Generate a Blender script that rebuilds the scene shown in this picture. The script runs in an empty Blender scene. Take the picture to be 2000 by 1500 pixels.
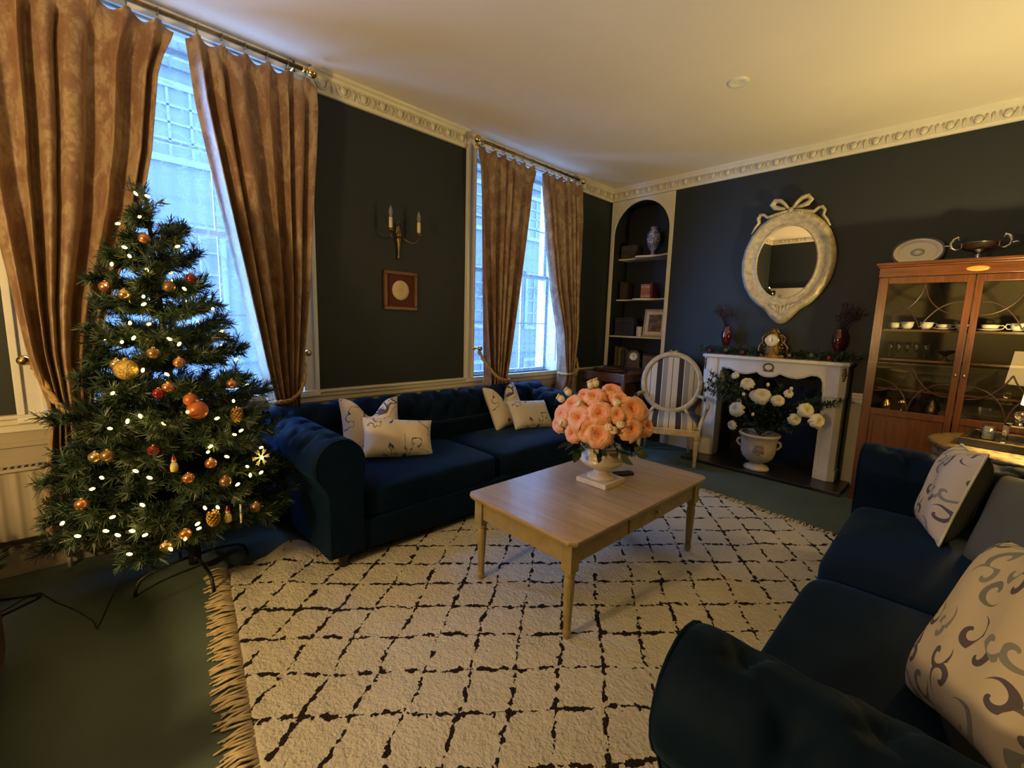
import bpy, bmesh, math, random
import numpy as np
from mathutils import Vector, Matrix, noise

S = bpy.context.scene
COL = S.collection
PI = math.pi
R = math.radians
random.seed(11)

# ------------------------------------------------------------------ camera
cam_d = bpy.data.cameras.new('camera')
cam = bpy.data.objects.new('camera', cam_d)
COL.objects.link(cam)
S.camera = cam
cam_d.sensor_width = 36.0
cam_d.lens = 858.85 / 2000 * 36.0
cam_d.clip_start = 0.02
_r = Vector((0.69574486, 0.71773524, 0.02819966))
_u = Vector((-0.11878306, 0.07624729, 0.98998835))
_f = Vector((-0.70839938, 0.69212894, -0.13830345))
cam.matrix_world = Matrix(((_r.x, _u.x, -_f.x, 3.4929), (_r.y, _u.y, -_f.y, -5.1699), (_r.z, _u.z, -_f.z, 1.45), (0, 0, 0, 1)))

# ------------------------------------------------------------------ view, sky, daylight
S.view_settings.view_transform = 'Standard'
S.view_settings.look = 'None'
S.view_settings.gamma = 1.0
S.view_settings.use_curve_mapping = False
S.view_settings.exposure = 0.0
S.cycles.use_denoising = True
S.cycles.max_bounces = 7
S.cycles.diffuse_bounces = 4
S.cycles.glossy_bounces = 4
S.cycles.transparent_max_bounces = 12
S.cycles.transmission_bounces = 4
S.cycles.sample_clamp_indirect = 3.0
S.cycles.caustics_reflective = False
S.cycles.caustics_refractive = False
world = bpy.data.worlds.new('dusk_sky')
S.world = world
world.use_nodes = True
_bg = world.node_tree.nodes['Background']
_bg.inputs['Color'].default_value = (0.21, 0.46, 1.0, 1)
_bg.inputs['Strength'].default_value = 40.0
WIN = ((-5.34, -3.99), (-2.335, -0.985))     # the two window openings in the left wall
WZ0, WZ1 = 0.875, 3.12
for a, b in WIN:                              # daylight portals: guide the sky light through the openings
    ld = bpy.data.lights.new('sky_portal', 'AREA')
    ld.shape = 'RECTANGLE'
    ld.size = WZ1 - WZ0
    ld.size_y = b - a
    ld.cycles.is_portal = True
    lo = bpy.data.objects.new('sky_portal', ld)
    COL.objects.link(lo)
    lo.location = (-0.36, (a + b) / 2, (WZ0 + WZ1) / 2)
    lo.rotation_euler = (0, R(-90), 0)
LAMP_POS = [(3.92, -1.26, 0.77), (2.0, -6.62, 0.80)]   # bases of the two lit table lamps
LAMP_W = [155.0, 310.0]
LAMP_COL = [(1.0, 0.77, 0.30), (1.0, 0.69, 0.29)]

# ------------------------------------------------------------------ mesh helpers
class MB:
    def __init__(self):
        self.v = []; self.f = []; self.m = []; self.s = []
    def add(self, v, f, mat=0, smooth=True):
        n = len(self.v)
        self.v += [tuple(p) for p in v]
        for q in f:
            self.f.append(tuple(i + n for i in q)); self.m.append(mat); self.s.append(smooth)
        return self
    def box(self, x0, x1, y0, y1, z0, z1, mat=0):
        v = [(x, y, z) for z in (z0, z1) for y in (y0, y1) for x in (x0, x1)]
        return self.add(v, [(0, 2, 3, 1), (4, 5, 7, 6), (0, 1, 5, 4), (2, 6, 7, 3), (0, 4, 6, 2), (1, 3, 7, 5)], mat, False)
    def obox(self, c, sx, sy, sz, rot=None, mat=0):
        rot = rot or Matrix.Identity(3); c = Vector(c)
        v = [c + rot @ Vector((x * sx / 2, y * sy / 2, z * sz / 2)) for z in (-1, 1) for y in (-1, 1) for x in (-1, 1)]
        return self.add(v, [(0, 2, 3, 1), (4, 5, 7, 6), (0, 1, 5, 4), (2, 6, 7, 3), (0, 4, 6, 2), (1, 3, 7, 5)], mat, False)
    def grid(self, fn, nu, nv, wu=False, wv=False, mat=0, smooth=True):
        cu = nu if wu else nu + 1; cv = nv if wv else nv + 1
        v = [fn(i / nu, j / nv) for j in range(cv) for i in range(cu)]
        f = []
        for j in range(nv):
            for i in range(nu):
                a = i; b = (i + 1) % cu; c = j; d = (j + 1) % cv
                f.append((c * cu + a, c * cu + b, d * cu + b, d * cu + a))
        return self.add(v, f, mat, smooth)
    def lathe(self, prof, n=24, c=(0, 0, 0), mat=0, M=None, flute=None):
        def fn(u, v):
            k = v * (len(prof) - 1); i = min(int(round(k)), len(prof) - 1)
            r, z = prof[i]
            a = u * 2 * PI
            if flute and flute[1] <= z <= flute[2]: r *= 1 + flute[3] * math.cos(a * flute[0])
            p = Vector((r * math.cos(a), r * math.sin(a), z))
            if M is not None: p = M @ p
            return (p[0] + c[0], p[1] + c[1], p[2] + c[2])
        return self.grid(fn, n, len(prof) - 1, wu=True, mat=mat)
    def tube(self, pts, r, n=8, closed=False, mat=0, flat=1.0):
        pts = [Vector(p) for p in pts]; m = len(pts)
        rs = r if isinstance(r, (list, tuple)) else [r] * m
        rings = []; up = None
        for i in range(m):
            if closed: t = pts[(i + 1) % m] - pts[i - 1]
            else: t = pts[min(i + 1, m - 1)] - pts[max(i - 1, 0)]
            t = t.normalized() if t.length > 1e-9 else Vector((0, 0, 1))
            if up is None:
                up = Vector((0, 0, 1)) if abs(t.z) < 0.9 else Vector((1, 0, 0))
            s = t.cross(up)
            if s.length < 1e-6: s = t.cross(Vector((0.3, 1, 0.2)))
            s.normalize(); up = s.cross(t).normalized()
            rings.append([pts[i] + s * (math.cos(2 * PI * k / n) * rs[i]) + up * (math.sin(2 * PI * k / n) * rs[i] * flat) for k in range(n)])
        v = [p for q in rings for p in q]; f = []
        for i in range(m if closed else m - 1):
            a = i * n; b = ((i + 1) % m) * n
            for k in range(n): f.append((a + k, a + (k + 1) % n, b + (k + 1) % n, b + k))
        if not closed:
            f.append(tuple(range(n - 1, -1, -1))); f.append(tuple((m - 1) * n + k for k in range(n)))
        return self.add(v, f, mat)
    def ell(self, c, rx, ry, rz, nu=14, nv=9, mat=0, M=None, z0=-1.0):
        def fn(u, v):
            a = u * 2 * PI; b = math.asin(z0) + v * (PI / 2 - math.asin(z0))
            p = Vector((rx * math.cos(a) * math.cos(b), ry * math.sin(a) * math.cos(b), rz * math.sin(b)))
            if M is not None: p = M @ p
            return (c[0] + p[0], c[1] + p[1], c[2] + p[2])
        return self.grid(fn, nu, nv, wu=True, mat=mat)
    def prism(self, poly, d0, d1, axis='y', mat=0, smooth=False):
        def P(a, b, d): return {'y': (a, d, b), 'z': (a, b, d), 'x': (d, a, b)}[axis]
        n = len(poly)
        v = [P(a, b, d0) for a, b in poly] + [P(a, b, d1) for a, b in poly]
        self.add(v, [(i, (i + 1) % n, n + (i + 1) % n, n + i) for i in range(n)], mat, smooth)
        k = len(self.v) - 2 * n
        self.f.append(tuple(k + i for i in range(n))); self.m.append(mat); self.s.append(False)
        self.f.append(tuple(k + n + i for i in range(n - 1, -1, -1))); self.m.append(mat); self.s.append(False)
        return self
    def xf(self, M):
        self.v = [tuple(M @ Vector(p)) for p in self.v]
        return self
    def mesh(self, name, mats):
        me = bpy.data.meshes.new(name)
        me.from_pydata(self.v, [], self.f)
        mats = mats if isinstance(mats, (list, tuple)) else [mats]
        for m in mats: me.materials.append(m)
        me.polygons.foreach_set('material_index', self.m)
        me.polygons.foreach_set('use_smooth', self.s)
        bm = bmesh.new(); bm.from_mesh(me)
        bmesh.ops.recalc_face_normals(bm, faces=bm.faces)
        bm.to_mesh(me); bm.free()
        me.update()
        return me
    def obj(self, name, mats, parent=None, bev=0, label=None, kind=None, sub=0):
        o = bpy.data.objects.new(name, self.mesh(name, mats))
        COL.objects.link(o)
        if parent is not None: o.parent = parent
        if bev:
            b = o.modifiers.new('bevel', 'BEVEL'); b.width = bev; b.segments = 2; b.limit_method = 'ANGLE'; b.angle_limit = R(40)
        if sub:
            s = o.modifiers.new('sub', 'SUBSURF'); s.levels = sub; s.render_levels = sub
        if label: o['label'] = label
        if kind: o['kind'] = kind
        return o

def thing(name, label, cat, loc=(0, 0, 0), rz=0.0, group=None, rot=None):
    o = bpy.data.objects.new(name, None)
    o.empty_display_size = 0.05
    COL.objects.link(o)
    o.location = loc; o.rotation_euler = rot if rot else (0, 0, rz)
    tag(o, label, cat, group)
    return o
def tag(o, label, cat, group=None):
    o['label'] = label; o['category'] = cat
    if group: o['group'] = group
    return o
def dup(root, loc, rot, label, group=None):
    r = root.copy(); COL.objects.link(r)
    r.location = loc; r.rotation_euler = rot; r['label'] = label
    if group: r['group'] = group
    for ch in list(root.children):
        c = ch.copy(); COL.objects.link(c); c.parent = r
        for g in list(ch.children):
            d = g.copy(); COL.objects.link(d); d.parent = c
    return r
def lerp(a, b, t): return a + (b - a) * t
def interp(z, ks):            # ks: (z, value) in any order
    ks = sorted(ks)
    return float(np.interp(z, [k[0] for k in ks], [k[1] for k in ks]))
def soft(pts, n=6):               # rounded path through the points
    q = [Vector(p) for p in pts]; out = []
    for i in range(len(q) - 1):
        p0, p1, p2, p3 = q[max(i - 1, 0)], q[i], q[i + 1], q[min(i + 2, len(q) - 1)]
        for j in range(n):
            t = j / n; out.append(0.5 * ((2 * p1) + (p2 - p0) * t + (2 * p0 - 5 * p1 + 4 * p2 - p3) * t * t + (3 * p1 - p0 - 3 * p2 + p3) * t ** 3))
    return out + [q[-1]]
def smooth(t):
    t = max(0.0, min(1.0, t)); return t * t * (3 - 2 * t)
def align(d):                 # 3x3 turning +z to d
    return Vector((0, 0, 1)).rotation_difference(Vector(d)).to_matrix()
ORD = ['first', 'second', 'third', 'fourth', 'fifth', 'sixth', 'seventh', 'eighth', 'ninth', 'tenth', 'eleventh', 'twelfth', 'thirteenth', 'fourteenth', 'fifteenth', 'sixteenth']

# ------------------------------------------------------------------ materials
class NT:
    def __init__(self, name):
        self.mat = bpy.data.materials.new(name); self.mat.use_nodes = True
        self.t = self.mat.node_tree; self.n = self.t.nodes; self.l = self.t.links
        self.b = self.n['Principled BSDF']; self.out = self.n['Material Output']
    def node(self, ty, **kw):
        x = self.n.new(ty)
        for k, v in kw.items():
            if k.startswith('_'): setattr(x, k[1:], v)
            else: x.inputs[k.replace('__', ' ')].default_value = v
        return x
    def link(self, a, b): self.l.new(a, b)
    def coord(self, scale=(1, 1, 1), which='Object', rot=(0, 0, 0)):
        tc = self.n.new('ShaderNodeTexCoord'); mp = self.n.new('ShaderNodeMapping')
        mp.inputs['Scale'].default_value = scale; mp.inputs['Rotation'].default_value = rot
        self.link(tc.outputs[which], mp.inputs['Vector']); return mp.outputs['Vector']
    def noise(self, vec, scale, detail=3.0, rough=0.5, dist=0.0):
        x = self.node('ShaderNodeTexNoise', Scale=scale, Detail=detail, Roughness=rough, Distortion=dist)
        if vec is not None: self.link(vec, x.inputs['Vector'])
        return x
    def ramp(self, fac, stops, interp='LINEAR'):
        r = self.n.new('ShaderNodeValToRGB'); cr = r.color_ramp; cr.interpolation = interp
        while len(cr.elements) < len(stops): cr.elements.new(0.5)
        for e, (p, c) in zip(cr.elements, stops):
            e.position = p; e.color = (*c, 1) if len(c) == 3 else c
        self.link(fac, r.inputs['Fac']); return r.outputs['Color']
    def math(self, op, a, b=None, clamp=False):
        x = self.n.new('ShaderNodeMath'); x.operation = op; x.use_clamp = clamp
        for i, q in enumerate((a, b)):
            if q is None: continue
            if isinstance(q, (int, float)): x.inputs[i].default_value = q
            else: self.link(q, x.inputs[i])
        return x.outputs[0]
    def mix(self, fac, a, b):
        x = self.n.new('ShaderNodeMix'); x.data_type = 'RGBA'
        for i, q in ((0, fac), (6, a), (7, b)):
            if isinstance(q, (int, float)): x.inputs[i].default_value = q
            elif isinstance(q, tuple): x.inputs[i].default_value = (*q, 1) if len(q) == 3 else q
            else: self.link(q, x.inputs[i])
        return x.outputs[2]
    def bump(self, h, strength=0.3, dist=0.01):
        b = self.node('ShaderNodeBump', Strength=strength, Distance=dist)
        self.link(h, b.inputs['Height']); self.link(b.outputs['Normal'], self.b.inputs['Normal'])
    def set(self, **kw):
        for k, v in kw.items():
            k = k.replace('__', ' ')
            if isinstance(v, tuple) and len(v) == 3: v = (*v, 1)
            self.b.inputs[k].default_value = v
        return self

def plain(name, col, rough=0.6, metal=0.0, var=0.12, scale=8.0, bump=0.0, bscale=60.0, spec=0.5, coat=0.0, emit=None):
    t = NT(name); t.set(Roughness=rough, Metallic=metal)
    t.b.inputs['Specular IOR Level'].default_value = spec
    t.b.inputs['Coat Weight'].default_value = coat
    vec = t.coord()
    n = t.noise(vec, scale)
    c2 = tuple(c * (1 - var) for c in col); c1 = tuple(min(1, c * (1 + var)) for c in col)
    t.link(t.ramp(n.outputs['Fac'], [(0.3, c2), (0.7, c1)]), t.b.inputs['Base Color'])
    if bump: t.bump(t.noise(vec, bscale, 4).outputs['Fac'], bump)
    if emit:
        t.b.inputs['Emission Color'].default_value = (*emit[0], 1); t.b.inputs['Emission Strength'].default_value = emit[1]
    return t.mat

def wood(name, dark, light, axis='x', rough=0.35, coat=0.2, sc=1.0, bump=0.05):
    t = NT(name); t.set(Roughness=rough); t.b.inputs['Coat Weight'].default_value = coat
    sca = {'x': (1.2, 14, 14), 'y': (14, 1.2, 14), 'z': (14, 14, 1.2)}[axis]
    vec = t.coord(tuple(s * sc for s in sca))
    n = t.noise(vec, 2.2, 5, 0.6, 1.2); n2 = t.noise(vec, 11, 3, 0.5)
    f = t.math('ADD', t.math('MULTIPLY', n.outputs['Fac'], 0.75), t.math('MULTIPLY', n2.outputs['Fac'], 0.25))
    t.link(t.ramp(f, [(0.3, dark), (0.7, light)]), t.b.inputs['Base Color'])
    t.bump(n2.outputs['Fac'], bump)
    return t.mat

M = {}
M['paint_blue'] = plain('dark_blue_wall_paint', (0.0155, 0.0215, 0.0255), 0.55, var=0.06, scale=3, bump=0.04, bscale=160, spec=0.35)
M['ceiling'] = plain('ceiling_paint', (0.76, 0.69, 0.60), 0.8, var=0.03, scale=1.5)
M['cream'] = plain('cream_gloss_paint', (0.66, 0.62, 0.53), 0.4, var=0.05, scale=6, bump=0.02, bscale=90)
M['dado'] = plain('cream_dado_paint', (0.36, 0.32, 0.26), 0.45, var=0.05, scale=6)
M['white'] = plain('white_paint', (0.74, 0.73, 0.70), 0.42, var=0.04, scale=7)
M['marble'] = plain('white_marble', (0.66, 0.64, 0.60), 0.35, var=0.10, scale=5, spec=0.5)
M['slate'] = plain('dark_slate', (0.018, 0.017, 0.016), 0.35, var=0.3, scale=9)
M['soot'] = plain('sooty_black_iron', (0.006, 0.006, 0.006), 0.75, var=0.3, scale=12, bump=0.2, bscale=40)
M['brass'] = plain('polished_brass', (0.72, 0.50, 0.18), 0.24, 1.0, var=0.1, scale=20)
M['old_brass'] = plain('aged_brass', (0.22, 0.14, 0.06), 0.4, 1.0, var=0.3, scale=30, bump=0.15, bscale=80)
M['silver'] = plain('polished_silver', (0.72, 0.70, 0.66), 0.16, 1.0, var=0.05, scale=20)
M['black'] = plain('black_lacquer', (0.008, 0.008, 0.009), 0.35, var=0.2)
M['black_metal'] = plain('dark_green_black_metal', (0.012, 0.016, 0.012), 0.5, 0.2, var=0.2)
M['gilt'] = plain('worn_cream_gilt', (0.52, 0.44, 0.28), 0.5, 0.25, var=0.25, scale=26, bump=0.35, bscale=55)
M['paleframe'] = plain('limed_oak_frame', (0.50, 0.40, 0.24), 0.5, var=0.2, scale=18, bump=0.1, bscale=60)
M['porcelain'] = plain('white_porcelain', (0.78, 0.76, 0.70), 0.2, var=0.03, spec=0.6)
M['stone'] = plain('cream_glazed_stone', (0.64, 0.56, 0.43), 0.28, var=0.14, scale=11, spec=0.5)
M['stone_rough'] = plain('weathered_cream_stone', (0.58, 0.49, 0.38), 0.6, var=0.2, scale=13, bump=0.12, bscale=50)
M['paper'] = plain('cream_paper', (0.72, 0.66, 0.52), 0.8)
M['leaf'] = plain('dark_leaf', (0.018, 0.045, 0.014), 0.45, var=0.4, scale=14)
M['leaf_grey'] = plain('grey_green_leaf', (0.07, 0.10, 0.055), 0.6, var=0.35, scale=14)
M['stem'] = plain('green_stem', (0.05, 0.07, 0.02), 0.6)
M['bark'] = plain('brown_twig', (0.035, 0.018, 0.010), 0.7, var=0.3)
M['redtwig'] = plain('dark_red_twig', (0.035, 0.006, 0.007), 0.6, var=0.4, scale=20)
M['mahogany'] = wood('polished_mahogany', (0.042, 0.012, 0.003), (0.125, 0.036, 0.009), 'z', 0.28, 0.3)
M['mahogany_h'] = wood('polished_mahogany_rail', (0.042, 0.012, 0.003), (0.14, 0.041, 0.010), 'x', 0.28, 0.3)
M['satinwood'] = wood('satinwood_inlay', (0.45, 0.17, 0.03), (0.62, 0.26, 0.05), 'x', 0.3, 0.3)
M['darkwood'] = wood('dark_oak', (0.030, 0.013, 0.008), (0.075, 0.036, 0.020), 'x', 0.4, 0.1)
M['redwood'] = wood('red_brown_walnut', (0.075, 0.035, 0.022), (0.16, 0.085, 0.06), 'x', 0.35, 0.2)
M['table_wood'] = wood('waxed_pine_top', (0.30, 0.21, 0.13), (0.46, 0.35, 0.235), 'x', 0.27, 0.15, 0.7)
M['table_paint'] = plain('olive_waxed_paint', (0.28, 0.21, 0.095), 0.45, var=0.16, scale=16, bump=0.06, bscale=60)
M['ivory'] = plain('ivory_candle_tube', (0.72, 0.64, 0.44), 0.5)
M['rope'] = plain('gold_rope', (0.42, 0.27, 0.11), 0.6, var=0.3, scale=120, bump=0.3, bscale=150)

t = NT('smoky_bulb_glass'); t.set(Base__Color=(0.30, 0.30, 0.36), Roughness=0.08); t.b.inputs['Alpha'].default_value = 0.45; M['bulb_glass'] = t.mat

def glass(name, tint=(1, 1, 1), gloss=0.10, fres=1.45):
    t = NT(name)
    tr = t.node('ShaderNodeBsdfTransparent', Color=(*tint, 1)); gl = t.node('ShaderNodeBsdfGlossy', Color=(1, 1, 1, 1), Roughness=0.01)
    fr = t.node('ShaderNodeFresnel', IOR=fres)
    ms = t.n.new('ShaderNodeMixShader')
    ge = t.n.new('ShaderNodeNewGeometry')
    t.link(t.math('MULTIPLY', t.math('MULTIPLY', fr.outputs[0], gloss / 0.04, True), t.math('SUBTRACT', 1.0, ge.outputs['Backfacing'])), ms.inputs['Fac'])
    t.link(tr.outputs[0], ms.inputs[1]); t.link(gl.outputs[0], ms.inputs[2]); t.link(ms.outputs[0], t.out.inputs['Surface'])
    return t.mat
M['pane'] = glass('window_glass', (0.97, 0.98, 1.0), 0.04)
M['cabinet_glass'] = glass('cabinet_glass', (0.95, 0.94, 0.90), 0.09)
t = NT('clear_crystal'); t.set(Base__Color=(1, 1, 1), Roughness=0.02, IOR=1.45); t.b.inputs['Transmission Weight'].default_value = 1.0; M['crystal'] = t.mat
t = NT('mirror_silvering'); t.set(Base__Color=(0.86, 0.86, 0.84), Roughness=0.01, Metallic=1.0); M['mirror'] = t.mat

# velvet
t = NT('navy_velvet'); t.set(Base__Color=(0.0042, 0.0145, 0.052), Roughness=0.62)
t.b.inputs['Specular IOR Level'].default_value = 0.05
t.b.inputs['Sheen Weight'].default_value = 0.36; t.b.inputs['Sheen Roughness'].default_value = 0.36; t.b.inputs['Sheen Tint'].default_value = (0.07, 0.18, 0.40, 1)
v = t.coord(); n = t.noise(v, 7, 3)
t.link(t.ramp(n.outputs['Fac'], [(0.3, (0.0016, 0.0062, 0.018)), (0.7, (0.0027, 0.0098, 0.028))]), t.b.inputs['Base Color'])
t.bump(t.noise(v, 420, 2).outputs['Fac'], 0.12, 0.002); M['velvet'] = t.mat
# carpet
t = NT('green_carpet'); t.set(Roughness=0.95); t.b.inputs['Specular IOR Level'].default_value = 0.1
v = t.coord(); n = t.noise(v, 2.0, 4); n2 = t.noise(v, 260, 2)
f = t.math('ADD', t.math('MULTIPLY', n.outputs['Fac'], 0.6), t.math('MULTIPLY', n2.outputs['Fac'], 0.4))
t.link(t.ramp(f, [(0.3, (0.062, 0.084, 0.074)), (0.7, (0.090, 0.122, 0.108))]), t.b.inputs['Base Color'])
t.bump(n2.outputs['Fac'], 0.5, 0.004); M['carpet'] = t.mat
# curtain damask
t = NT('gold_rose_damask'); t.set(Roughness=0.42); t.b.inputs['Sheen Weight'].default_value = 0.5; t.b.inputs['Sheen Tint'].default_value = (0.9, 0.6, 0.3, 1)
v = t.coord((1, 1, 0.6)); n = t.noise(v, 7.5, 4, 0.55, 1.6); n2 = t.noise(v, 70, 3)
w = t.math('ADD', n.outputs['Fac'], t.math('MULTIPLY', t.math('SUBTRACT', n2.outputs['Fac'], 0.5), 0.35))
t.link(t.ramp(w, [(0.38, (0.19, 0.098, 0.070)), (0.50, (0.235, 0.145, 0.095)), (0.60, (0.33, 0.235, 0.16))]), t.b.inputs['Base Color'])
t.bump(w, 0.25, 0.004); M['damask'] = t.mat
M['lining'] = plain('cream_curtain_lining', (0.66, 0.60, 0.50), 0.8)

def spiral(t, vec, scale, turns, width, keep, seed=0.0):
    """scroll pattern: a small spiral in each cell of a Voronoi field; returns a 0..1 mask"""
    vo = t.node('ShaderNodeTexVoronoi', Scale=scale, Randomness=0.85); vo.voronoi_dimensions = '2D'; t.link(vec, vo.inputs['Vector'])
    sub = t.n.new('ShaderNodeVectorMath'); sub.operation = 'SUBTRACT'
    sc = t.n.new('ShaderNodeVectorMath'); sc.operation = 'SCALE'; sc.inputs['Scale'].default_value = scale
    t.link(vec, sc.inputs[0]); 
    ps = t.n.new('ShaderNodeVectorMath'); ps.operation = 'SCALE'; ps.inputs['Scale'].default_value = scale
    t.link(vo.outputs['Position'], ps.inputs[0])
    t.link(sc.outputs[0], sub.inputs[0]); t.link(ps.outputs[0], sub.inputs[1])
    sx = t.n.new('ShaderNodeSeparateXYZ'); t.link(sub.outputs[0], sx.inputs[0])
    ang = t.math('DIVIDE', t.math('ARCTAN2', sx.outputs[1], sx.outputs[0]), 2 * PI)
    r = t.math('POWER', t.math('ADD', t.math('MULTIPLY', sx.outputs[0], sx.outputs[0]), t.math('MULTIPLY', sx.outputs[1], sx.outputs[1])), 0.5)
    sr = t.n.new('ShaderNodeSeparateColor'); t.link(vo.outputs['Color'], sr.inputs[0])
    ph = t.math('ADD', t.math('ADD', t.math('MULTIPLY', r, turns), ang), sr.outputs[1])
    fr = t.math('FRACT', ph)
    line = t.math('LESS_THAN', t.math('ABSOLUTE', t.math('SUBTRACT', fr, 0.5)), width)
    ok = t.math('LESS_THAN', sr.outputs[0], keep)
    rr = t.math('LESS_THAN', r, 0.52)
    return t.math('MULTIPLY', t.math('MULTIPLY', line, ok), rr), sr.outputs[2]

def scroll_fabric(name, base, c1, c2, scale, plane='xz', turns=1.6, width=0.13, keep=0.8):
    t = NT(name); t.set(Roughness=0.8)
    rot = {'xz': (R(90), 0, 0), 'xy': (0, 0, 0), 'yz': (0, R(90), 0)}[plane]
    v = t.coord((1, 1, 1), rot=rot)
    nz = t.noise(v, 6, 2); ad = t.n.new('ShaderNodeVectorMath'); ad.operation = 'MULTIPLY_ADD'; ad.inputs[1].default_value = (0.05, 0.05, 0.05)
    t.link(nz.outputs['Color'], ad.inputs[0]); t.link(v, ad.inputs[2])
    m, rnd = spiral(t, ad.outputs[0], scale, turns, width, keep)
    nn = t.noise(v, 9, 2).outputs['Fac']
    col = t.ramp(rnd, [(0.35, c1), (0.65, c2)])
    t.link(t.mix(m, base, col), t.b.inputs['Base Color'])
    t.bump(t.noise(v, 300, 2).outputs['Fac'], 0.1, 0.002)
    return t.mat
M['scroll'] = scroll_fabric('scroll_print_linen', (0.52, 0.46, 0.38), (0.085, 0.07, 0.10), (0.21, 0.22, 0.22), 11.5, turns=1.45, width=0.15, keep=1.0)

# branch-print linen of the sofa cushions
t = NT('branch_print_linen'); t.set(Roughness=0.85)
v = t.coord((1, 1, 1)); n = t.noise(v, 5.2, 2, 0.5, 1.1); n2 = t.noise(v, 22, 2)
ln = t.math('LESS_THAN', t.math('ABSOLUTE', t.math('SUBTRACT', n.outputs['Fac'], 0.5)), 0.0085)
mk = t.math('GREATER_THAN', t.noise(v, 3.1, 1).outputs['Fac'], 0.44)
ln = t.math('MULTIPLY', ln, mk)
vo = t.node('ShaderNodeTexVoronoi', Scale=24.0); t.link(v, vo.inputs['Vector'])
near = t.math('LESS_THAN', t.math('ABSOLUTE', t.math('SUBTRACT', n.outputs['Fac'], 0.5)), 0.045)
dots = t.math('MULTIPLY', t.math('MULTIPLY', t.math('LESS_THAN', vo.outputs['Distance'], 0.26), near), mk)
c = t.mix(ln, (0.60, 0.53, 0.42), (0.055, 0.058, 0.10))
c = t.mix(t.math('MULTIPLY', dots, 0.75), c, (0.14, 0.15, 0.22))
t.link(c, t.b.inputs['Base Color']); t.bump(t.noise(v, 260, 2).outputs['Fac'], 0.12, 0.002); M['branch'] = t.mat
M['olive'] = plain('olive_grey_cotton', (0.085, 0.085, 0.060), 0.8, var=0.1, scale=5, bump=0.1, bscale=200)
M['greycloth'] = plain('dark_grey_cushion_back', (0.035, 0.037, 0.036), 0.85)
M['piping'] = plain('pale_piping', (0.62, 0.58, 0.36), 0.7)

# striped upholstery: stripes run across local x
t = NT('striped_upholstery'); t.set(Roughness=0.75)
v = t.coord(); sx = t.n.new('ShaderNodeSeparateXYZ'); t.link(v, sx.inputs[0])
f = t.math('FRACT', t.math('ADD', t.math('MULTIPLY', sx.outputs[0], 1 / 0.235), 0.63))
BR, CR, GY, WH = (0.030, 0.016, 0.014), (0.56, 0.47, 0.33), (0.27, 0.24, 0.19), (0.66, 0.62, 0.55)
t.link(t.ramp(f, [(0.0, BR), (0.17, WH), (0.20, GY), (0.43, CR), (0.64, BR), (0.665, CR), (0.93, BR)], 'CONSTANT'), t.b.inputs['Base Color'])
t.bump(t.noise(v, 260, 2).outputs['Fac'], 0.1, 0.002); M['stripe'] = t.mat

# lace net: see-through weave with denser scrolling motifs
t = NT('lace_net'); 
v = t.coord((1, 1, 1), rot=(0, R(90), 0)); nz = t.noise(v, 2.4, 2)
ad = t.n.new('ShaderNodeVectorMath'); ad.operation = 'MULTIPLY_ADD'; ad.inputs[1].default_value = (0.16, 0.16, 0.16)
t.link(nz.outputs['Color'], ad.inputs[0]); t.link(v, ad.inputs[2])
m1, _ = spiral(t, ad.outputs[0], 3.6, 2.4, 0.07, 0.7)
m2, _ = spiral(t, ad.outputs[0], 9.0, 1.7, 0.12, 0.4)
ed = t.math('LESS_THAN', t.math('ABSOLUTE', t.math('SUBTRACT', t.noise(v, 5.0, 3, 0.6, 1.5).outputs['Fac'], 0.5)), 0.012)
mm = t.math('MAXIMUM', t.math('MAXIMUM', m1, m2), ed)
tr = t.node('ShaderNodeBsdfTransparent', Color=(1, 1, 1, 1)); tl = t.node('ShaderNodeBsdfTranslucent', Color=(0.27, 0.28, 0.29, 1)); df = t.node('ShaderNodeBsdfDiffuse', Color=(0.30, 0.31, 0.34, 1))
a1 = t.n.new('ShaderNodeMixShader'); a1.inputs['Fac'].default_value = 0.30; t.link(tl.outputs[0], a1.inputs[1]); t.link(df.outputs[0], a1.inputs[2])
a2 = t.n.new('ShaderNodeMixShader'); t.link(t.math('ADD', 0.36, t.math('MULTIPLY', mm, 0.30)), a2.inputs['Fac']); t.link(tr.outputs[0], a2.inputs[1]); t.link(a1.outputs[0], a2.inputs[2])
t.link(a2.outputs[0], t.out.inputs['Surface']); M['lace'] = t.mat

# rug: cream pile with dashed dark lozenge lines
t = NT('cream_berber_pile'); t.set(Roughness=0.95); t.b.inputs['Specular IOR Level'].default_value = 0.05
v = t.coord(); nz = t.noise(v, 3.2, 2); nz2 = t.noise(v, 34, 3, 0.6)
ad = t.n.new('ShaderNodeVectorMath'); ad.operation = 'MULTIPLY_ADD'; ad.inputs[1].default_value = (0.075, 0.075, 0)
t.link(nz.outputs['Color'], ad.inputs[0]); t.link(v, ad.inputs[2])
ad2 = t.n.new('ShaderNodeVectorMath'); ad2.operation = 'MULTIPLY_ADD'; ad2.inputs[1].default_value = (0.022, 0.022, 0)
t.link(nz2.outputs['Color'], ad2.inputs[0]); t.link(ad.outputs[0], ad2.inputs[2])
sx = t.n.new('ShaderNodeSeparateXYZ'); t.link(ad2.outputs[0], sx.inputs[0])
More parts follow.
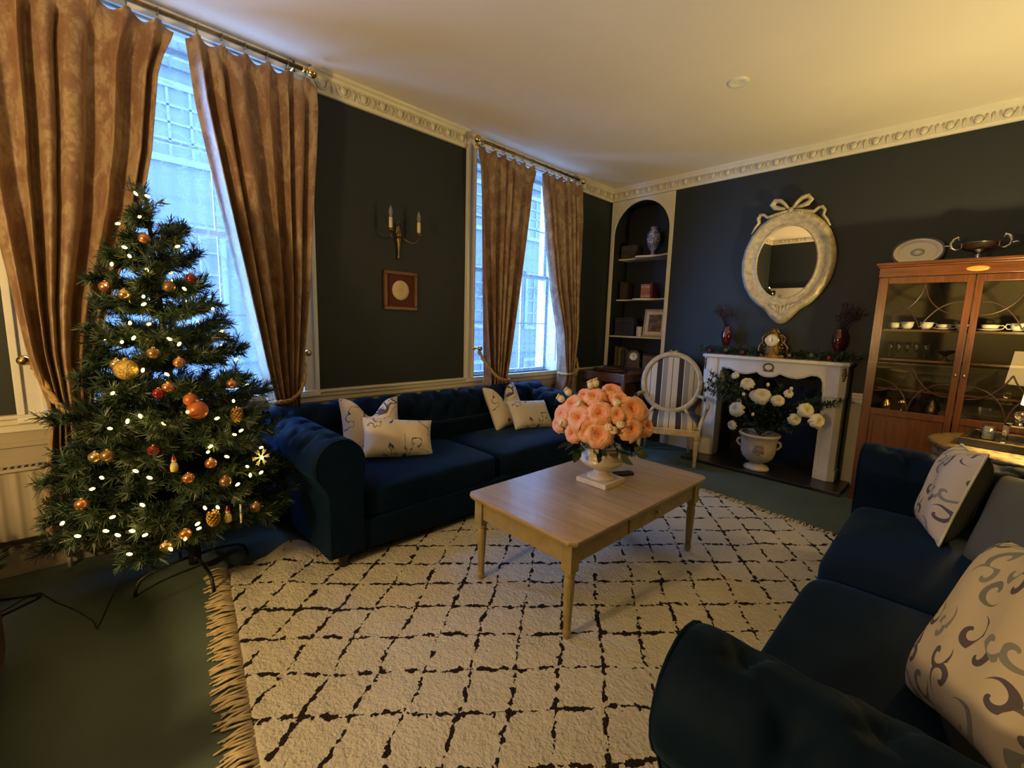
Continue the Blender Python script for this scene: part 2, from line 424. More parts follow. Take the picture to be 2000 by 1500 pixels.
# lattice steps A=(.122,.142) B=(.128,-.165)
det = 0.122 * -0.165 - 0.142 * 0.128
la = t.math('ADD', t.math('MULTIPLY', sx.outputs[0], -0.165 / det), t.math('MULTIPLY', sx.outputs[1], -0.128 / det))
lb = t.math('ADD', t.math('MULTIPLY', sx.outputs[0], -0.142 / det), t.math('MULTIPLY', sx.outputs[1], 0.122 / det))
ha = t.math('ABSOLUTE', t.math('SUBTRACT', t.math('FRACT', t.math('ADD', la, 0.35)), 0.5))
hb = t.math('ABSOLUTE', t.math('SUBTRACT', t.math('FRACT', t.math('ADD', lb, 0.10)), 0.5))
dn = t.noise(v, 26, 2, 0.6).outputs['Fac']
wd = t.math('MULTIPLY', t.math('SUBTRACT', dn, 0.42), 0.33)
lines = t.math('MAXIMUM', t.math('LESS_THAN', ha, wd), t.math('LESS_THAN', hb, wd))
pn = t.noise(v, 1.6, 3); pf = t.noise(v, 110, 2)
base = t.ramp(t.math('ADD', t.math('MULTIPLY', pn.outputs['Fac'], 0.6), t.math('MULTIPLY', pf.outputs['Fac'], 0.4)), [(0.3, (0.42, 0.40, 0.355)), (0.7, (0.57, 0.545, 0.50))])
t.link(t.mix(lines, base, (0.020, 0.015, 0.018)), t.b.inputs['Base Color'])
t.bump(t.math('ADD', t.noise(v, 60, 3).outputs['Fac'], t.math('MULTIPLY', pf.outputs['Fac'], 0.6)), 0.9, 0.012); M['rug'] = t.mat
M['fringe'] = plain('cream_wool_fringe', (0.46, 0.37, 0.24), 0.95, var=0.2, scale=40)

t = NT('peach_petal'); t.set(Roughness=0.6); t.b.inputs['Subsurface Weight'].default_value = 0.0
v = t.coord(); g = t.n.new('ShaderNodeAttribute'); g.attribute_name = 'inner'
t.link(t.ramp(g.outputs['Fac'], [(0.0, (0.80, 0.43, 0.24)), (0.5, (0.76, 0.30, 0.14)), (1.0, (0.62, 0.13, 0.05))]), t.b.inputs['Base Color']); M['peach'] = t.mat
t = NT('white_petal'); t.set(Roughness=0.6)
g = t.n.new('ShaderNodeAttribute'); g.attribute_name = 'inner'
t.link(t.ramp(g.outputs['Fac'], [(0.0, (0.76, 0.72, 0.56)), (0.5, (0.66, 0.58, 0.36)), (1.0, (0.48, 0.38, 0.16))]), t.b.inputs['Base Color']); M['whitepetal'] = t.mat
M['budcream'] = plain('cream_bud', (0.72, 0.58, 0.36), 0.6, var=0.1)
# ================================================================== THE ROOM
XR, YF, ZC = 5.3, -6.9, 3.2
def struct(mb, name, mat, bev=0, parent=None):
    return mb.obj(name, mat, parent, bev, kind=None if parent else 'structure')
def sroot(name):
    o = bpy.data.objects.new(name, None); COL.objects.link(o); o['kind'] = 'structure'; return o

struct(MB().box(-0.36, XR + 0.3, YF - 0.3, 0.45, -0.12, 0), 'floor', M['carpet'])
struct(MB().box(-0.36, XR + 0.3, YF - 0.3, 0.45, ZC, ZC + 0.12), 'ceiling', M['ceiling'])
w = MB()
ys = [YF - 0.3, WIN[0][0], WIN[0][1], WIN[1][0], WIN[1][1], 0.45]
for i in (0, 2, 4): w.box(-0.36, 0, ys[i], ys[i + 1], 0, ZC)
for a, b in WIN:
    w.box(-0.36, 0, a, b, 0, WZ0); w.box(-0.36, 0, a, b, WZ1, ZC)
struct(w, 'wall_left', M['paint_blue'])
w = MB()
w.box(0, 0.02, 0, 0.45, 0, ZC).box(0.02, 0.89, 0, 0.45, 3.06, ZC).box(0.89, 1.63, 0, 0.45, 0, ZC).box(1.63, 2.60, 0, 0.45, 1.05, ZC).box(2.60, XR, 0, 0.45, 0, ZC)
w.box(0.02, 0.89, 0.40, 0.45, 0, 3.06).box(1.63, 2.60, 0.40, 0.45, 0, 1.05)
struct(w, 'wall_back', M['paint_blue'])
struct(MB().box(XR, XR + 0.3, YF - 0.3, 0.45, 0, ZC), 'wall_right', M['paint_blue'])
struct(MB().box(0, XR, YF - 0.3, YF, 0, ZC), 'wall_front', M['paint_blue'])

# cream dado below the chair rail, rail, baseboard, cornice
ZR = 0.89
def dado(name, segs):
    """segs: list of (axis, wall coordinate, inward sign, a, b)"""
    for k, (axis, c, s, a, b) in enumerate(segs): pass
def along(mb, axis, c, s, a, b, d0, d1, z0, z1):
    lo, hi = sorted((c + s * d0, c + s * d1))
    if axis == 'y': mb.box(lo, hi, a, b, z0, z1)
    else: mb.box(a, b, lo, hi, z0, z1)
def panels(mb, axis, c, s, a, b):
    L = b - a; n = max(1, int(round(L / 0.9))); w = L / n
    for i in range(n):
        p0, p1 = a + i * w + 0.07, a + (i + 1) * w - 0.07
        for q in ((p0, p1, 0.26, 0.285), (p0, p1, 0.715, 0.74), (p0, p0 + 0.025, 0.285, 0.715), (p1 - 0.025, p1, 0.285, 0.715)):
            along(mb, axis, c, s, q[0], q[1], 0.012, 0.026, q[2], q[3])
SEG = {'left': ('y', 0.0, 1, YF, -0.0), 'back': None}
def rail_set(side, segs):
    d = MB(); r = MB(); bb = MB()
    for axis, c, s, a, b in segs:
        along(d, axis, c, s, a, b, 0.0, 0.012, 0.0, ZR - 0.02)
        panels(d, axis, c, s, a, b)
        along(r, axis, c, s, a, b, 0.0, 0.022, ZR - 0.095, ZR - 0.055)
        along(r, axis, c, s, a, b, 0.0, 0.034, ZR - 0.055, ZR - 0.022)
        along(r, axis, c, s, a, b, 0.0, 0.048, ZR - 0.022, ZR)
        along(bb, axis, c, s, a, b, 0.0, 0.024, 0.0, 0.15)
        along(bb, axis, c, s, a, b, 0.0, 0.018, 0.15, 0.18)
    return d, r, bb
k = 1
for side, segs in (('left', [('y', 0.0, 1, YF, -0.001)]), ('back', [('x', 0.0, -1, 0.93, 1.46), ('x', 0.0, -1, 2.80, XR)]),
                   ('front', [('x', YF, 1, 0.0, 0.06), ('x', YF, 1, 1.16, XR)]), ('right', [('y', XR, -1, YF, 0.0)])):
    d, r, bb = rail_set(side, segs)
    struct(d, 'trim_%d' % k, M['dado']); struct(r, 'trim_%d' % (k + 1), M['cream'], 0.006); struct(bb, 'baseboard_' + side, M['dado'], 0.004)
    k += 2
def cornice(name, runs):
    mb = MB()
    prof = [(0, 3.055), (0.022, 3.055), (0.026, 3.070), (0.030, 3.078), (0.032, 3.150), (0.050, 3.160), (0.056, 3.172), (0.072, 3.186), (0.080, 3.2), (0, 3.2)]
    for axis, c, s, a, b in runs:
        poly = [(c + s * d, z) for d, z in prof]
        if axis == 'y': mb.prism(poly, a, b, 'y')
        else: mb.prism(poly, a, b, 'x')
        n = max(1, int(round(abs(b - a) / 0.155))); st = (b - a) / n
        for i in range(n):
            m = a + (i + 0.5) * st; w = c + s * 0.031
            P = (lambda q, d, z: (w + s * d, q, z)) if axis == 'y' else (lambda q, d, z: (q, w + s * d, z))
            c3 = P(m, 0.0, 3.118)
            rx, ry = (0.024, 0.028) if axis == 'y' else (0.028, 0.024)
            mb.ell(c3, rx, ry, 0.034, 10, 6)
            mb.tube([P(m - 0.042, 0.004, 3.150), P(m - 0.040, 0.009, 3.115), P(m - 0.024, 0.011, 3.088), P(m, 0.011, 3.080), P(m + 0.024, 0.011, 3.088), P(m + 0.040, 0.009, 3.115), P(m + 0.042, 0.004, 3.150)], 0.0065, 5)
            e = m + st / 2
            mb.tube([P(e, 0.003, 3.152), P(e, 0.012, 3.115), P(e, 0.002, 3.078)], [0.008, 0.010, 0.003], 5)
    return struct(mb, name, M['cream'])
cornice('trim_9', [('y', 0.0, 1, -3.875, -2.45), ('y', 0.0, 1, -0.87, -0.0), ('y', 0.0, 1, YF, -5.46)])
cornice('trim_10', [('x', 0.0, -1, 0.0, XR)])
cornice('trim_11', [('x', YF, 1, 0.0, XR)])
cornice('trim_12', [('y', XR, -1, YF, 0.0)])

# windows: architrave, panelled linings, two sashes with glazing bars and panes, sill
for k, (a, b) in enumerate(WIN):
    root = sroot('window_%d' % (k + 1))
    f = MB(); aw = 0.112
    for lo, hi in ((a - aw, a), (b, b + aw)):
        f.box(0.0, 0.022, lo, hi, ZR, ZC - 0.001)
        e = (lo, lo + 0.03) if lo < a - 0.01 else (hi - 0.03, hi)
        f.box(0.022, 0.042, e[0], e[1], ZR, ZC - 0.001)
        q = (hi - 0.018, hi) if lo < a - 0.01 else (lo, lo + 0.018)
        f.box(0.022, 0.030, q[0], q[1], ZR, ZC - 0.001)
    f.box(0.0, 0.03, a - aw, b + aw, WZ1, ZC - 0.001)
    struct(f, 'architrave', M['white'], 0.003, root)
    l = MB()
    l.box(-0.36, 0.0, a, a + 0.012, WZ0, WZ1).box(-0.36, 0.0, b - 0.012, b, WZ0, WZ1).box(-0.36, 0.0, a, b, WZ1 - 0.012, WZ1)
    for yy, s in ((a + 0.012, 1), (b - 0.012, -1)):
        for z0, z1 in ((1.0, 1.9), (2.0, 3.02)):
            y0, y1 = sorted((yy, yy + s * 0.008))
            l.box(-0.17, -0.03, y0, y1, z0, z1)
    struct(l, 'reveal_lining', M['white'], 0, root)
    struct(MB().box(-0.36, 0.05, a - aw, b + aw, WZ0 - 0.03, WZ0), 'window_sill', M['white'], 0.004, root)
    ym = (WZ0 + WZ1) / 2
    for nm, x, z0, z1 in (('lower_sash', -0.235, WZ0, ym + 0.02), ('upper_sash', -0.285, ym - 0.02, WZ1 - 0.012)):
        m = MB(); y0, y1 = a + 0.012, b - 0.012; t = 0.035
        m.box(x, x + 0.04, y0, y0 + t, z0, z1).box(x, x + 0.04, y1 - t, y1, z0, z1).box(x, x + 0.04, y0, y1, z0, z0 + t).box(x, x + 0.04, y0, y1, z1 - t, z1)
        for i in (1, 2):
            yy = lerp(y0, y1, i / 3); m.box(x + 0.008, x + 0.032, yy - 0.006, yy + 0.006, z0, z1)
        zz = (z0 + z1) / 2; m.box(x + 0.008, x + 0.032, y0, y1, zz - 0.006, zz + 0.006)
        so = struct(m, nm, M['white'], 0, root)
        MB().box(x + 0.018, x + 0.022, y0 + t, y1 - t, z0 + t, z1 - t).obj('pane', M['pane'], so)

# a door in the wall behind the camera (its head shows in the mirror)
root = sroot('door_1')
d = MB(); x0, x1, zt = 0.20, 1.02, 1.90
d.box(x0 - 0.12, x0, YF, YF + 0.035, 0, zt + 0.12).box(x1, x1 + 0.12, YF, YF + 0.035, 0, zt + 0.12).box(x0, x1, YF, YF + 0.035, zt, zt + 0.12).box(x0 - 0.14, x1 + 0.14, YF, YF + 0.06, zt + 0.12, zt + 0.15)
struct(d, 'door_frame', M['cream'], 0.004, root)
d = MB().box(x0, x1, YF, YF + 0.02, 0.0, zt)
for px in (x0 + 0.1, x0 + 0.52):
    for z0, z1 in ((0.2, 0.85), (1.0, 1.9)):
        d.box(px, px + 0.32, YF + 0.02, YF + 0.028, z0, z1)
lf = struct(d, 'door_leaf', M['cream'], 0.003, root)
MB().ell((x1 - 0.07, YF + 0.055, 0.98), 0.028, 0.028, 0.028).tube([(x1 - 0.07, YF + 0.02, 0.98), (x1 - 0.07, YF + 0.05, 0.98)], 0.01).obj('door_knob', M['brass'], lf)

# the house across the street, seen through the net curtains
fac = thing('town_house', 'pale town house with white sash windows across the street beyond the net curtains', 'house', (-9.0, 0, 0))
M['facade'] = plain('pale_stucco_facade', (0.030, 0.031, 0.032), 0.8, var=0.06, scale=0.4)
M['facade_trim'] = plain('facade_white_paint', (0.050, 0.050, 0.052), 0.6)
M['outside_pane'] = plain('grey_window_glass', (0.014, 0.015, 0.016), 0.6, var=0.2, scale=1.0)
fb = MB().box(-1.5, 0.0, -9.0, 22.0, -3.5, 9.5)
for z0, z1, d in ((3.45, 3.9, 0.12), (6.6, 6.9, 0.10), (0.3, 0.6, 0.12)): fb.box(0.0, d, -9.0, 22.0, z0, z1)
fb.obj('facade_wall', M['facade'], fac)
for yy in (-6.4, -3.3, -0.2, 2.9, 5.6, 8.3, 11.0, 13.7, 16.4):
    for z0, z1 in ((4.8, 6.2), (1.35, 3.35), (-2.2, -0.1)):
        m = MB(); wdt = 1.25
        m.box(0, 0.09, yy - 0.75, yy + 0.75, z0 - 0.14, z0).box(0, 0.07, yy - 0.72, yy - 0.60, z0, z1).box(0, 0.07, yy + 0.60, yy + 0.72, z0, z1).box(0, 0.07, yy - 0.72, yy + 0.72, z1, z1 + 0.14)
        for u in (-0.2, 0.2): m.box(0.01, 0.05, yy + u - 0.025, yy + u + 0.025, z0, z1)
        for v in (0.25, 0.5, 0.75): m.box(0.01, 0.05, yy - 0.6, yy + 0.6, lerp(z0, z1, v) - 0.025, lerp(z0, z1, v) + 0.025)
        fr = m.obj('window_frame', M['facade_trim'], fac)
        MB().box(-0.02, 0.012, yy - 0.6, yy + 0.6, z0, z1).obj('pane', M['outside_pane'], fr)
M['asphalt'] = plain('street_paving', (0.08, 0.08, 0.085), 0.9)
struct(MB().box(-9.0, -0.6, -9.0, 22.0, -3.6, -3.5), 'ground', M['asphalt'])

# ------------------------------------------------------------------ recessed downlight
dl = thing('downlight', 'small round white recessed downlight, unlit, in the ceiling', 'ceiling light', (2.134, -1.666, ZC))
MB().lathe([(0.028, -0.004), (0.05, -0.012), (0.068, -0.010), (0.074, 0.0)], 28).obj('bezel', M['white'], dl)
MB().lathe([(0.0005, -0.003), (0.03, -0.004)], 20).obj('lamp_lens', M['paper'], dl)

# ================================================================== WINDOW DRESSING
def net(name, a, b, label):
    n = 46
    def fn(u, v):
        y = lerp(a, b, u)
        z = lerp(WZ0 + 0.012, WZ1 - 0.03, v)
        return (-0.075 + 0.0045 * math.sin(u * n * 2 + 0.6 * math.sin(u * 9)) * (0.5 + 0.5 * (1 - v)), y, z)
    o = MB().grid(fn, 230, 10).obj(name, M['lace'])
    return tag(o, label, 'net curtain')
net('net_curtain', WIN[0][0] + 0.02, WIN[0][1] - 0.02, 'white scrolled lace net curtain hanging in the window behind the Christmas tree')
net('net_curtain', WIN[1][0] + 0.02, WIN[1][1] - 0.02, 'white scrolled lace net curtain hanging in the window beyond the sofa, nearer the bookcase')

def curtain(label, kl, kr, N, seed, zt=3.05, zb=0.02, x0=0.165, tie=0.84, lining=None):
    rnd = random.Random(seed)
    ph = [rnd.uniform(-0.5, 0.5) for _ in range(N + 2)]; am = [rnd.uniform(0.7, 1.25) for _ in range(N + 2)]
    W0 = interp(zt, kr) - interp(zt, kl)
    root = thing('curtain', label, 'curtain', (0, 0, 0), group='damask curtains on brass poles')
    nv = 70
    def fn(u, v):
        z = lerp(zb, zt, v)
        yl, yr = interp(z, kl), interp(z, kr)
        W = yr - yl
        g = 1 - W / W0
        amp = 0.034 + 0.056 * max(0, g)
        top = smooth((zt - z) / 0.22)
        k = u * N; i = int(min(N - 1, math.floor(k))); fr = k - i
        a0 = lerp(am[i], am[i + 1], fr)
        wv = math.sin(2 * PI * (k + 0.25 * math.sin(k * 1.7 + seed))) * a0
        sharp = math.exp(-((fr - 0.5) / 0.10) ** 2)            # pinch pleat near the heading
        x = x0 + amp * wv * (0.25 + 0.75 * top) + 0.034 * sharp * (1 - top) * (1 + 0.5 * math.sin(fr * 60))
        if z < tie: x -= 0.03 * smooth((tie - z) / 0.25)
        y = lerp(yl, yr, u + 0.15 / N * math.sin(2 * PI * k + ph[i]) * top)
        x = max(0.06, x)
        zz = z - (0.032 * math.cos(PI * fr) ** 2 * smooth((z - zt + 0.20) / 0.20))
        return (x, y, zz)
    c = MB().grid(fn, N * 14, nv)
    o = c.obj('drape', M['damask'], root)
    sol = o.modifiers.new('thick', 'SOLIDIFY'); sol.thickness = 0.004
    # hooks from each pleat up to the pole ring
    for i in range(N):
        u = (i + 0.5) / N; y = lerp(interp(zt, kl), interp(zt, kr), u)
        h = MB().tube([(0.172, y, zt - 0.01), (0.165, y, 3.085)], 0.0022, 5)
        h.obj('hook', M['brass'], root)
    return root
def tieback(label, pts, tassel, r=0.014):
    t = thing('tieback', label, 'tieback')
    mb = MB()
    P = [Vector(p) for p in pts]; fine = []
    for i in range(len(P) - 1):
        for j in range(8): fine.append(P[i].lerp(P[i + 1], j / 8))
    fine.append(P[-1])
    # smooth
    for _ in range(6): fine = [fine[0]] + [(fine[i - 1] + fine[i] * 2 + fine[i + 1]) / 4 for i in range(1, len(fine) - 1)] + [fine[-1]]
    for s in (0, PI):
        tw = []
        for i, p in enumerate(fine):
            a = i * 0.9 + s
            tw.append(p + Vector((0.7 * math.cos(a), 0.7 * math.sin(a), math.sin(a + 1))) * r * 0.55)
        mb.tube(tw, r * 0.8, 6)
    mb.obj('cord', M['rope'], t)
    if tassel:
        p = Vector(tassel)
        MB().lathe([(0.004, 0.05), (0.016, 0.045), (0.02, 0.025), (0.012, 0.01), (0.018, 0.0), (0.026, -0.05), (0.028, -0.11), (0.001, -0.112)], 12, p, flute=(9, -0.2, 0.0, 0.12)).obj('tassel', M['rope'], t)
    return t
def pole(label, a, b, ring_y):
    r = thing('curtain_pole', label, 'curtain pole', (0.155, (a + b) / 2, 3.105), group='brass curtain poles')
    L = (b - a) / 2
    MB().tube([(0, -L, 0), (0, L, 0)], 0.0135, 12).obj('rod', M['old_brass'], r)
    for s in (-1, 1):
        MB().lathe([(0.014, -0.005), (0.021, 0.0), (0.021, 0.008), (0.013, 0.014), (0.013, 0.022), (0.024, 0.03), (0.034, 0.047), (0.036, 0.06), (0.030, 0.078), (0.014, 0.09), (0.0005, 0.093)], 16, (0, s * L, 0), M=Matrix.Rotation(-s * PI / 2, 3, 'X')).obj('finial', M['brass'], r)
        MB().tube([(0, s * (L - 0.05), 0), (-0.08, s * (L - 0.05), 0), (-0.133, s * (L - 0.05), 0)], 0.009, 8).lathe([(0.0005, 0), (0.03, 0.002), (0.03, 0.01), (0.0005, 0.012)], 14, (-0.133, s * (L - 0.05), 0), M=Matrix.Rotation(PI / 2, 3, 'Y')).obj('bracket', M['brass'], r)
    for y in ring_y:
        MB().tube([(0.0225 * math.cos(q * PI / 8), y - (a + b) / 2, -0.008 + 0.0225 * math.sin(q * PI / 8)) for q in range(16)], 0.0028, 6, closed=True).obj('ring', M['old_brass'], r)
    return r
NL, NR = 6, 6
C1L = dict(kl=[(3.05, -5.46), (2.06, -5.45), (1.23, -5.38), (0.95, -5.33), (0.84, -5.33), (0.5, -5.38), (0.02, -5.40)],
           kr=[(3.05, -4.672), (2.76, -4.755), (2.34, -4.81), (1.99, -4.883), (1.47, -5.06), (1.19, -5.12), (0.84, -5.17), (0.5, -5.13), (0.02, -5.12)])
C1R = dict(kl=[(3.05, -4.618), (2.69, -4.585), (2.33, -4.525), (1.66, -4.405), (1.1, -4.305), (0.86, -4.255), (0.5, -4.25), (0.02, -4.24)],
           kr=[(3.05, -3.88), (2.6, -3.91), (2.23, -3.945), (1.66, -3.99), (1.19, -4.045), (0.86, -4.09), (0.5, -4.04), (0.02, -4.03)])
C2L = dict(kl=[(3.05, -2.44), (2.07, -2.373), (1.39, -2.32), (0.88, -2.275), (0.5, -2.28), (0.02, -2.29)],
           kr=[(3.05, -1.645), (2.52, -1.72), (1.83, -1.842), (1.18, -1.966), (0.86, -2.035), (0.5, -2.03), (0.02, -2.02)])
C2R = dict(kl=[(3.05, -1.555), (2.46, -1.45), (1.86, -1.327), (1.35, -1.17), (0.86, -1.10), (0.5, -1.13), (0.02, -1.14)],
           kr=[(3.05, -0.845), (2.68, -0.80), (1.9, -0.795), (1.35, -0.81), (0.86, -0.90), (0.5, -0.87), (0.02, -0.87)])
curtain('rose-gold damask curtain with its rope tieback, beside the radiator and behind the tree', N=6, seed=3, zb=0.13, **C1L)
curtain('rose-gold damask curtain between the Christmas tree and the wall light, gathered behind the sofa arm', N=6, seed=5, **C1R)
curtain('wide rose-gold damask curtain beside the white window frame right of the framed medallion', N=6, seed=8, **C2L)
curtain('narrower rose-gold damask curtain nearest the bookcase alcove', N=6, seed=12, **C2R)
def ringpos(c): return [lerp(interp(3.05, c['kl']), interp(3.05, c['kr']), (i + 0.5) / 6) for i in range(6)]
pole('brass curtain pole with ball finials over the window behind the Christmas tree', -5.52, -3.965, ringpos(C1L) + ringpos(C1R))
pole('brass curtain pole with ball finials over the window nearer the bookcase', -2.375, -0.905, ringpos(C2L) + ringpos(C2R))
tieback('gold rope tieback with tassel looped round the curtain by the radiator', [(0.10, -5.375, 1.185), (0.16, -5.355, 1.13), (0.27, -5.30, 0.98), (0.295, -5.24, 0.89), (0.27, -5.165, 0.845), (0.17, -5.135, 0.85), (0.08, -5.16, 0.88)], (0.285, -5.17, 0.76))
tieback('gold rope tieback round the curtain behind the near sofa arm', [(0.10, -4.02, 1.17), (0.20, -4.035, 1.05), (0.275, -4.10, 0.92), (0.285, -4.18, 0.87), (0.25, -4.26, 0.86), (0.12, -4.275, 0.87)], (0.28, -4.19, 0.75))
tieback('gold rope tieback round the wide curtain behind the sofa back', [(0.10, -2.335, 1.16), (0.20, -2.31, 1.02), (0.275, -2.24, 0.91), (0.285, -2.15, 0.87), (0.25, -2.03, 0.86), (0.12, -2.01, 0.87)], None)
tieback('gold rope tieback round the curtain nearest the bookcase', [(0.10, -0.83, 1.16), (0.20, -0.86, 1.02), (0.275, -0.92, 0.91), (0.285, -1.0, 0.87), (0.25, -1.1, 0.86), (0.12, -1.12, 0.87)], None)
def knob(label, y):
    k = thing('curtain_holdback', label, 'curtain holdback', (0.03, y, 1.185), group='brass curtain holdbacks')
    MB().lathe([(0.0005, 0), (0.022, 0.0), (0.022, 0.006), (0.009, 0.012), (0.009, 0.075)], 14, M=Matrix.Rotation(PI / 2, 3, 'Y')).obj('stem', M['brass'], k)
    MB().ell((0.095, 0, 0), 0.024, 0.026, 0.026, 16, 10).obj('ball_end', M['brass'], k)
knob('brass ball curtain holdback on the window frame above the radiator', -5.40)
knob('brass ball curtain holdback on the window frame behind the near sofa arm', -3.99)
knob('brass ball curtain holdback on the white window frame right of the framed medallion', -2.34)
# ================================================================== FURNITURE
def superbox(mb, c, hx, hy, hz, e=0.28, nu=40, nv=20, mat=0, crown=0.0):
    def sp(v, k): return math.copysign(abs(v) ** k, v)
    def fn(u, v):
        a = u * 2 * PI; b = -PI / 2 + v * PI
        x = sp(math.cos(b), e) * sp(math.cos(a), e); y = sp(math.cos(b), e) * sp(math.sin(a), e); z = sp(math.sin(b), e)
        z2 = hz * z + (crown * (1 - x * x) * (1 - y * y) if z > 0 else 0)
        return (c[0] + hx * x, c[1] + hy * y, c[2] + z2)
    return mb.grid(fn, nu, nv, wu=True, mat=mat)

SL, SD = 2.75, 1.02
def roll_path(s):
    """chesterfield section (outward, z): inner foot, up the inside, round the roll, back under it and down the outside"""
    p = [(-0.10, 0.10), (-0.10, 0.25), (-0.10, 0.42), (-0.105, 0.52)]
    cx, cz, r = 0.03, 0.645, 0.148
    for k in range(15):
        a = R(195 - k * 17.5)
        p.append((cx + r * math.cos(a), cz + r * math.sin(a)))
    p += [(0.125, 0.525), (0.105, 0.48), (0.10, 0.40), (0.10, 0.25), (0.10, 0.10)]
    return [(q[0] * s, q[1]) for q in p]
def dimple(L, t, pitch, rows):
    d = 0.0; pleat = 0.0
    for ri, rt in enumerate(rows):
        off = 0.5 if ri % 2 else 0.0
        k = L / pitch - off; near = (round(k) + off) * pitch
        dd = (L - near) ** 2 / 0.030 ** 2 + (t - rt) ** 2 / 0.055 ** 2
        d += math.exp(-dd)
    for ri in range(len(rows) - 1):                       # diamond pleats between buttons
        if rows[ri] <= t <= rows[ri + 1]:
            q = (t - rows[ri]) / (rows[ri + 1] - rows[ri])
            for sgn in (1, -1):
                a = (0.5 if ri % 2 else 0.0) + sgn * 0.5 * q
                k = L / pitch - a; near = (k - round(k)) * pitch
                pleat = max(pleat, math.exp(-(near / 0.012) ** 2))
    return 0.026 * d + 0.007 * pleat
def make_sofa(name, label, loc, rz):
    root = thing(name, label, 'sofa', loc, rz)
    V = M['velvet']
    hx = SL / 2 - 0.18
    MB().box(-hx, hx, -0.46, 0.46, 0.09, 0.27).obj('base_frame', V, root, 0.02)
    rows = [0.30, 0.42, 0.54]
    for s in (-1, 1):
        path = roll_path(s); n = len(path)
        cen = (0.01 * s, 0.42)
        ys = [-0.51, -0.508, -0.500, -0.485] + [lerp(-0.465, 0.44, i / 80) for i in range(81)] + [0.46]
        insets = [0.018, 0.010, 0.004, 0.001] + [0] * 82
        mb = MB(); cx0 = s * (SL / 2 - 0.18)
        def fn(u, v):
            j = int(round(v * (len(ys) - 1))); k = u * (n - 1); i = min(int(k), n - 2); f = k - i
            a = lerp(path[i][0], path[i + 1][0], f); z = lerp(path[i][1], path[i + 1][1], f)
            dx, dz = a - 0.02 * s, z - 0.6
            dep = dimple(ys[j] + 0.5, u, 0.22, rows) if 0.15 < u < 0.62 and ys[j] > -0.44 else 0.0
            dep += insets[j] * 1.2
            l = math.hypot(dx, dz)
            if l > 1e-4: a -= dep * dx / l; z -= dep * dz / l
            return (cx0 + a, ys[j], z)
        mb.grid(fn, (n - 1) * 3, len(ys) - 1)
        cap = [(cx0 + p[0] * 0.90, 0.42 + (p[1] - 0.42) * 0.965) for p in path]
        mb.prism(cap, -0.511, -0.49, 'y')
        arm = mb.obj('arm', V, root)
        pp = [(cx0 + p[0] * 0.93, -0.508, 0.42 + (p[1] - 0.42) * 0.985) for p in path]
        MB().tube(pp, 0.004, 6).obj('piping', V, arm)
    # backrest: same section laid along x, inside face toward -y
    path = roll_path(1); n = len(path); hb = SL / 2 - 0.03
    def fn(u, v):
        k = u * (n - 1); i = min(int(k), n - 2); f = k - i
        a = lerp(path[i][0], path[i + 1][0], f); z = lerp(path[i][1], path[i + 1][1], f)
        x = lerp(-hb, hb, v)
        dep = dimple(x + hb, u, 0.20, [0.22, 0.34, 0.46, 0.58]) if 0.12 < u < 0.66 else 0.0
        dx, dz = a - 0.02, z - 0.6; l = math.hypot(dx, dz)
        if l > 1e-4: a -= dep * dx / l; z -= dep * dz / l
        lean = 0.0
        if u < 0.2: lean = -0.05 * (1 - u / 0.2)
        return (x, 0.36 + a + lean, z + 0.045 * smooth(u * 3))
    mb = MB().grid(fn, (n - 1) * 3, 190)
    for s in (-1, 1): mb.prism([(0.36 + p[0], p[1]) for p in path], s * hb, s * (hb - 0.004), 'x')
    mb.obj('backrest', V, root)
    MB().box(-hx, hx, 0.20, 0.46, 0.27, 0.60).obj('back_frame', V, root, 0.02)
    w = (SL - 0.56) / 2
    for s in (-1, 1):
        mb = MB(); superbox(mb, (s * w / 2, -0.13, 0.36), w / 2 - 0.004, 0.36, 0.10, 0.22, 60, 24, crown=0.03)
        mb.obj('seat_cushion', V, root)
    # front rail below the cushions
    mb = MB(); superbox(mb, (0, -0.47, 0.185), hx - 0.08, 0.03, 0.095, 0.25, 60, 16); mb.obj('front_rail', V, root)
    for sx in (-1, 1):
        for y in (-0.44, 0.40):
            MB().lathe([(0.0005, 0.0), (0.024, 0.0), (0.026, 0.012), (0.032, 0.03), (0.024, 0.05), (0.036, 0.075), (0.040, 0.11)], 16, (sx * (SL / 2 - 0.18), y, 0.0)).obj('foot', M['black'], root)
    return root
make_sofa('chesterfield_sofa', 'navy velvet chesterfield sofa along the window wall under the wall light', (0.67, -2.98, 0.0), R(90))
make_sofa('chesterfield_sofa', 'navy velvet chesterfield sofa in the foreground, its rolled arm nearest the camera', (3.64, -3.03, 0.0), R(-90))

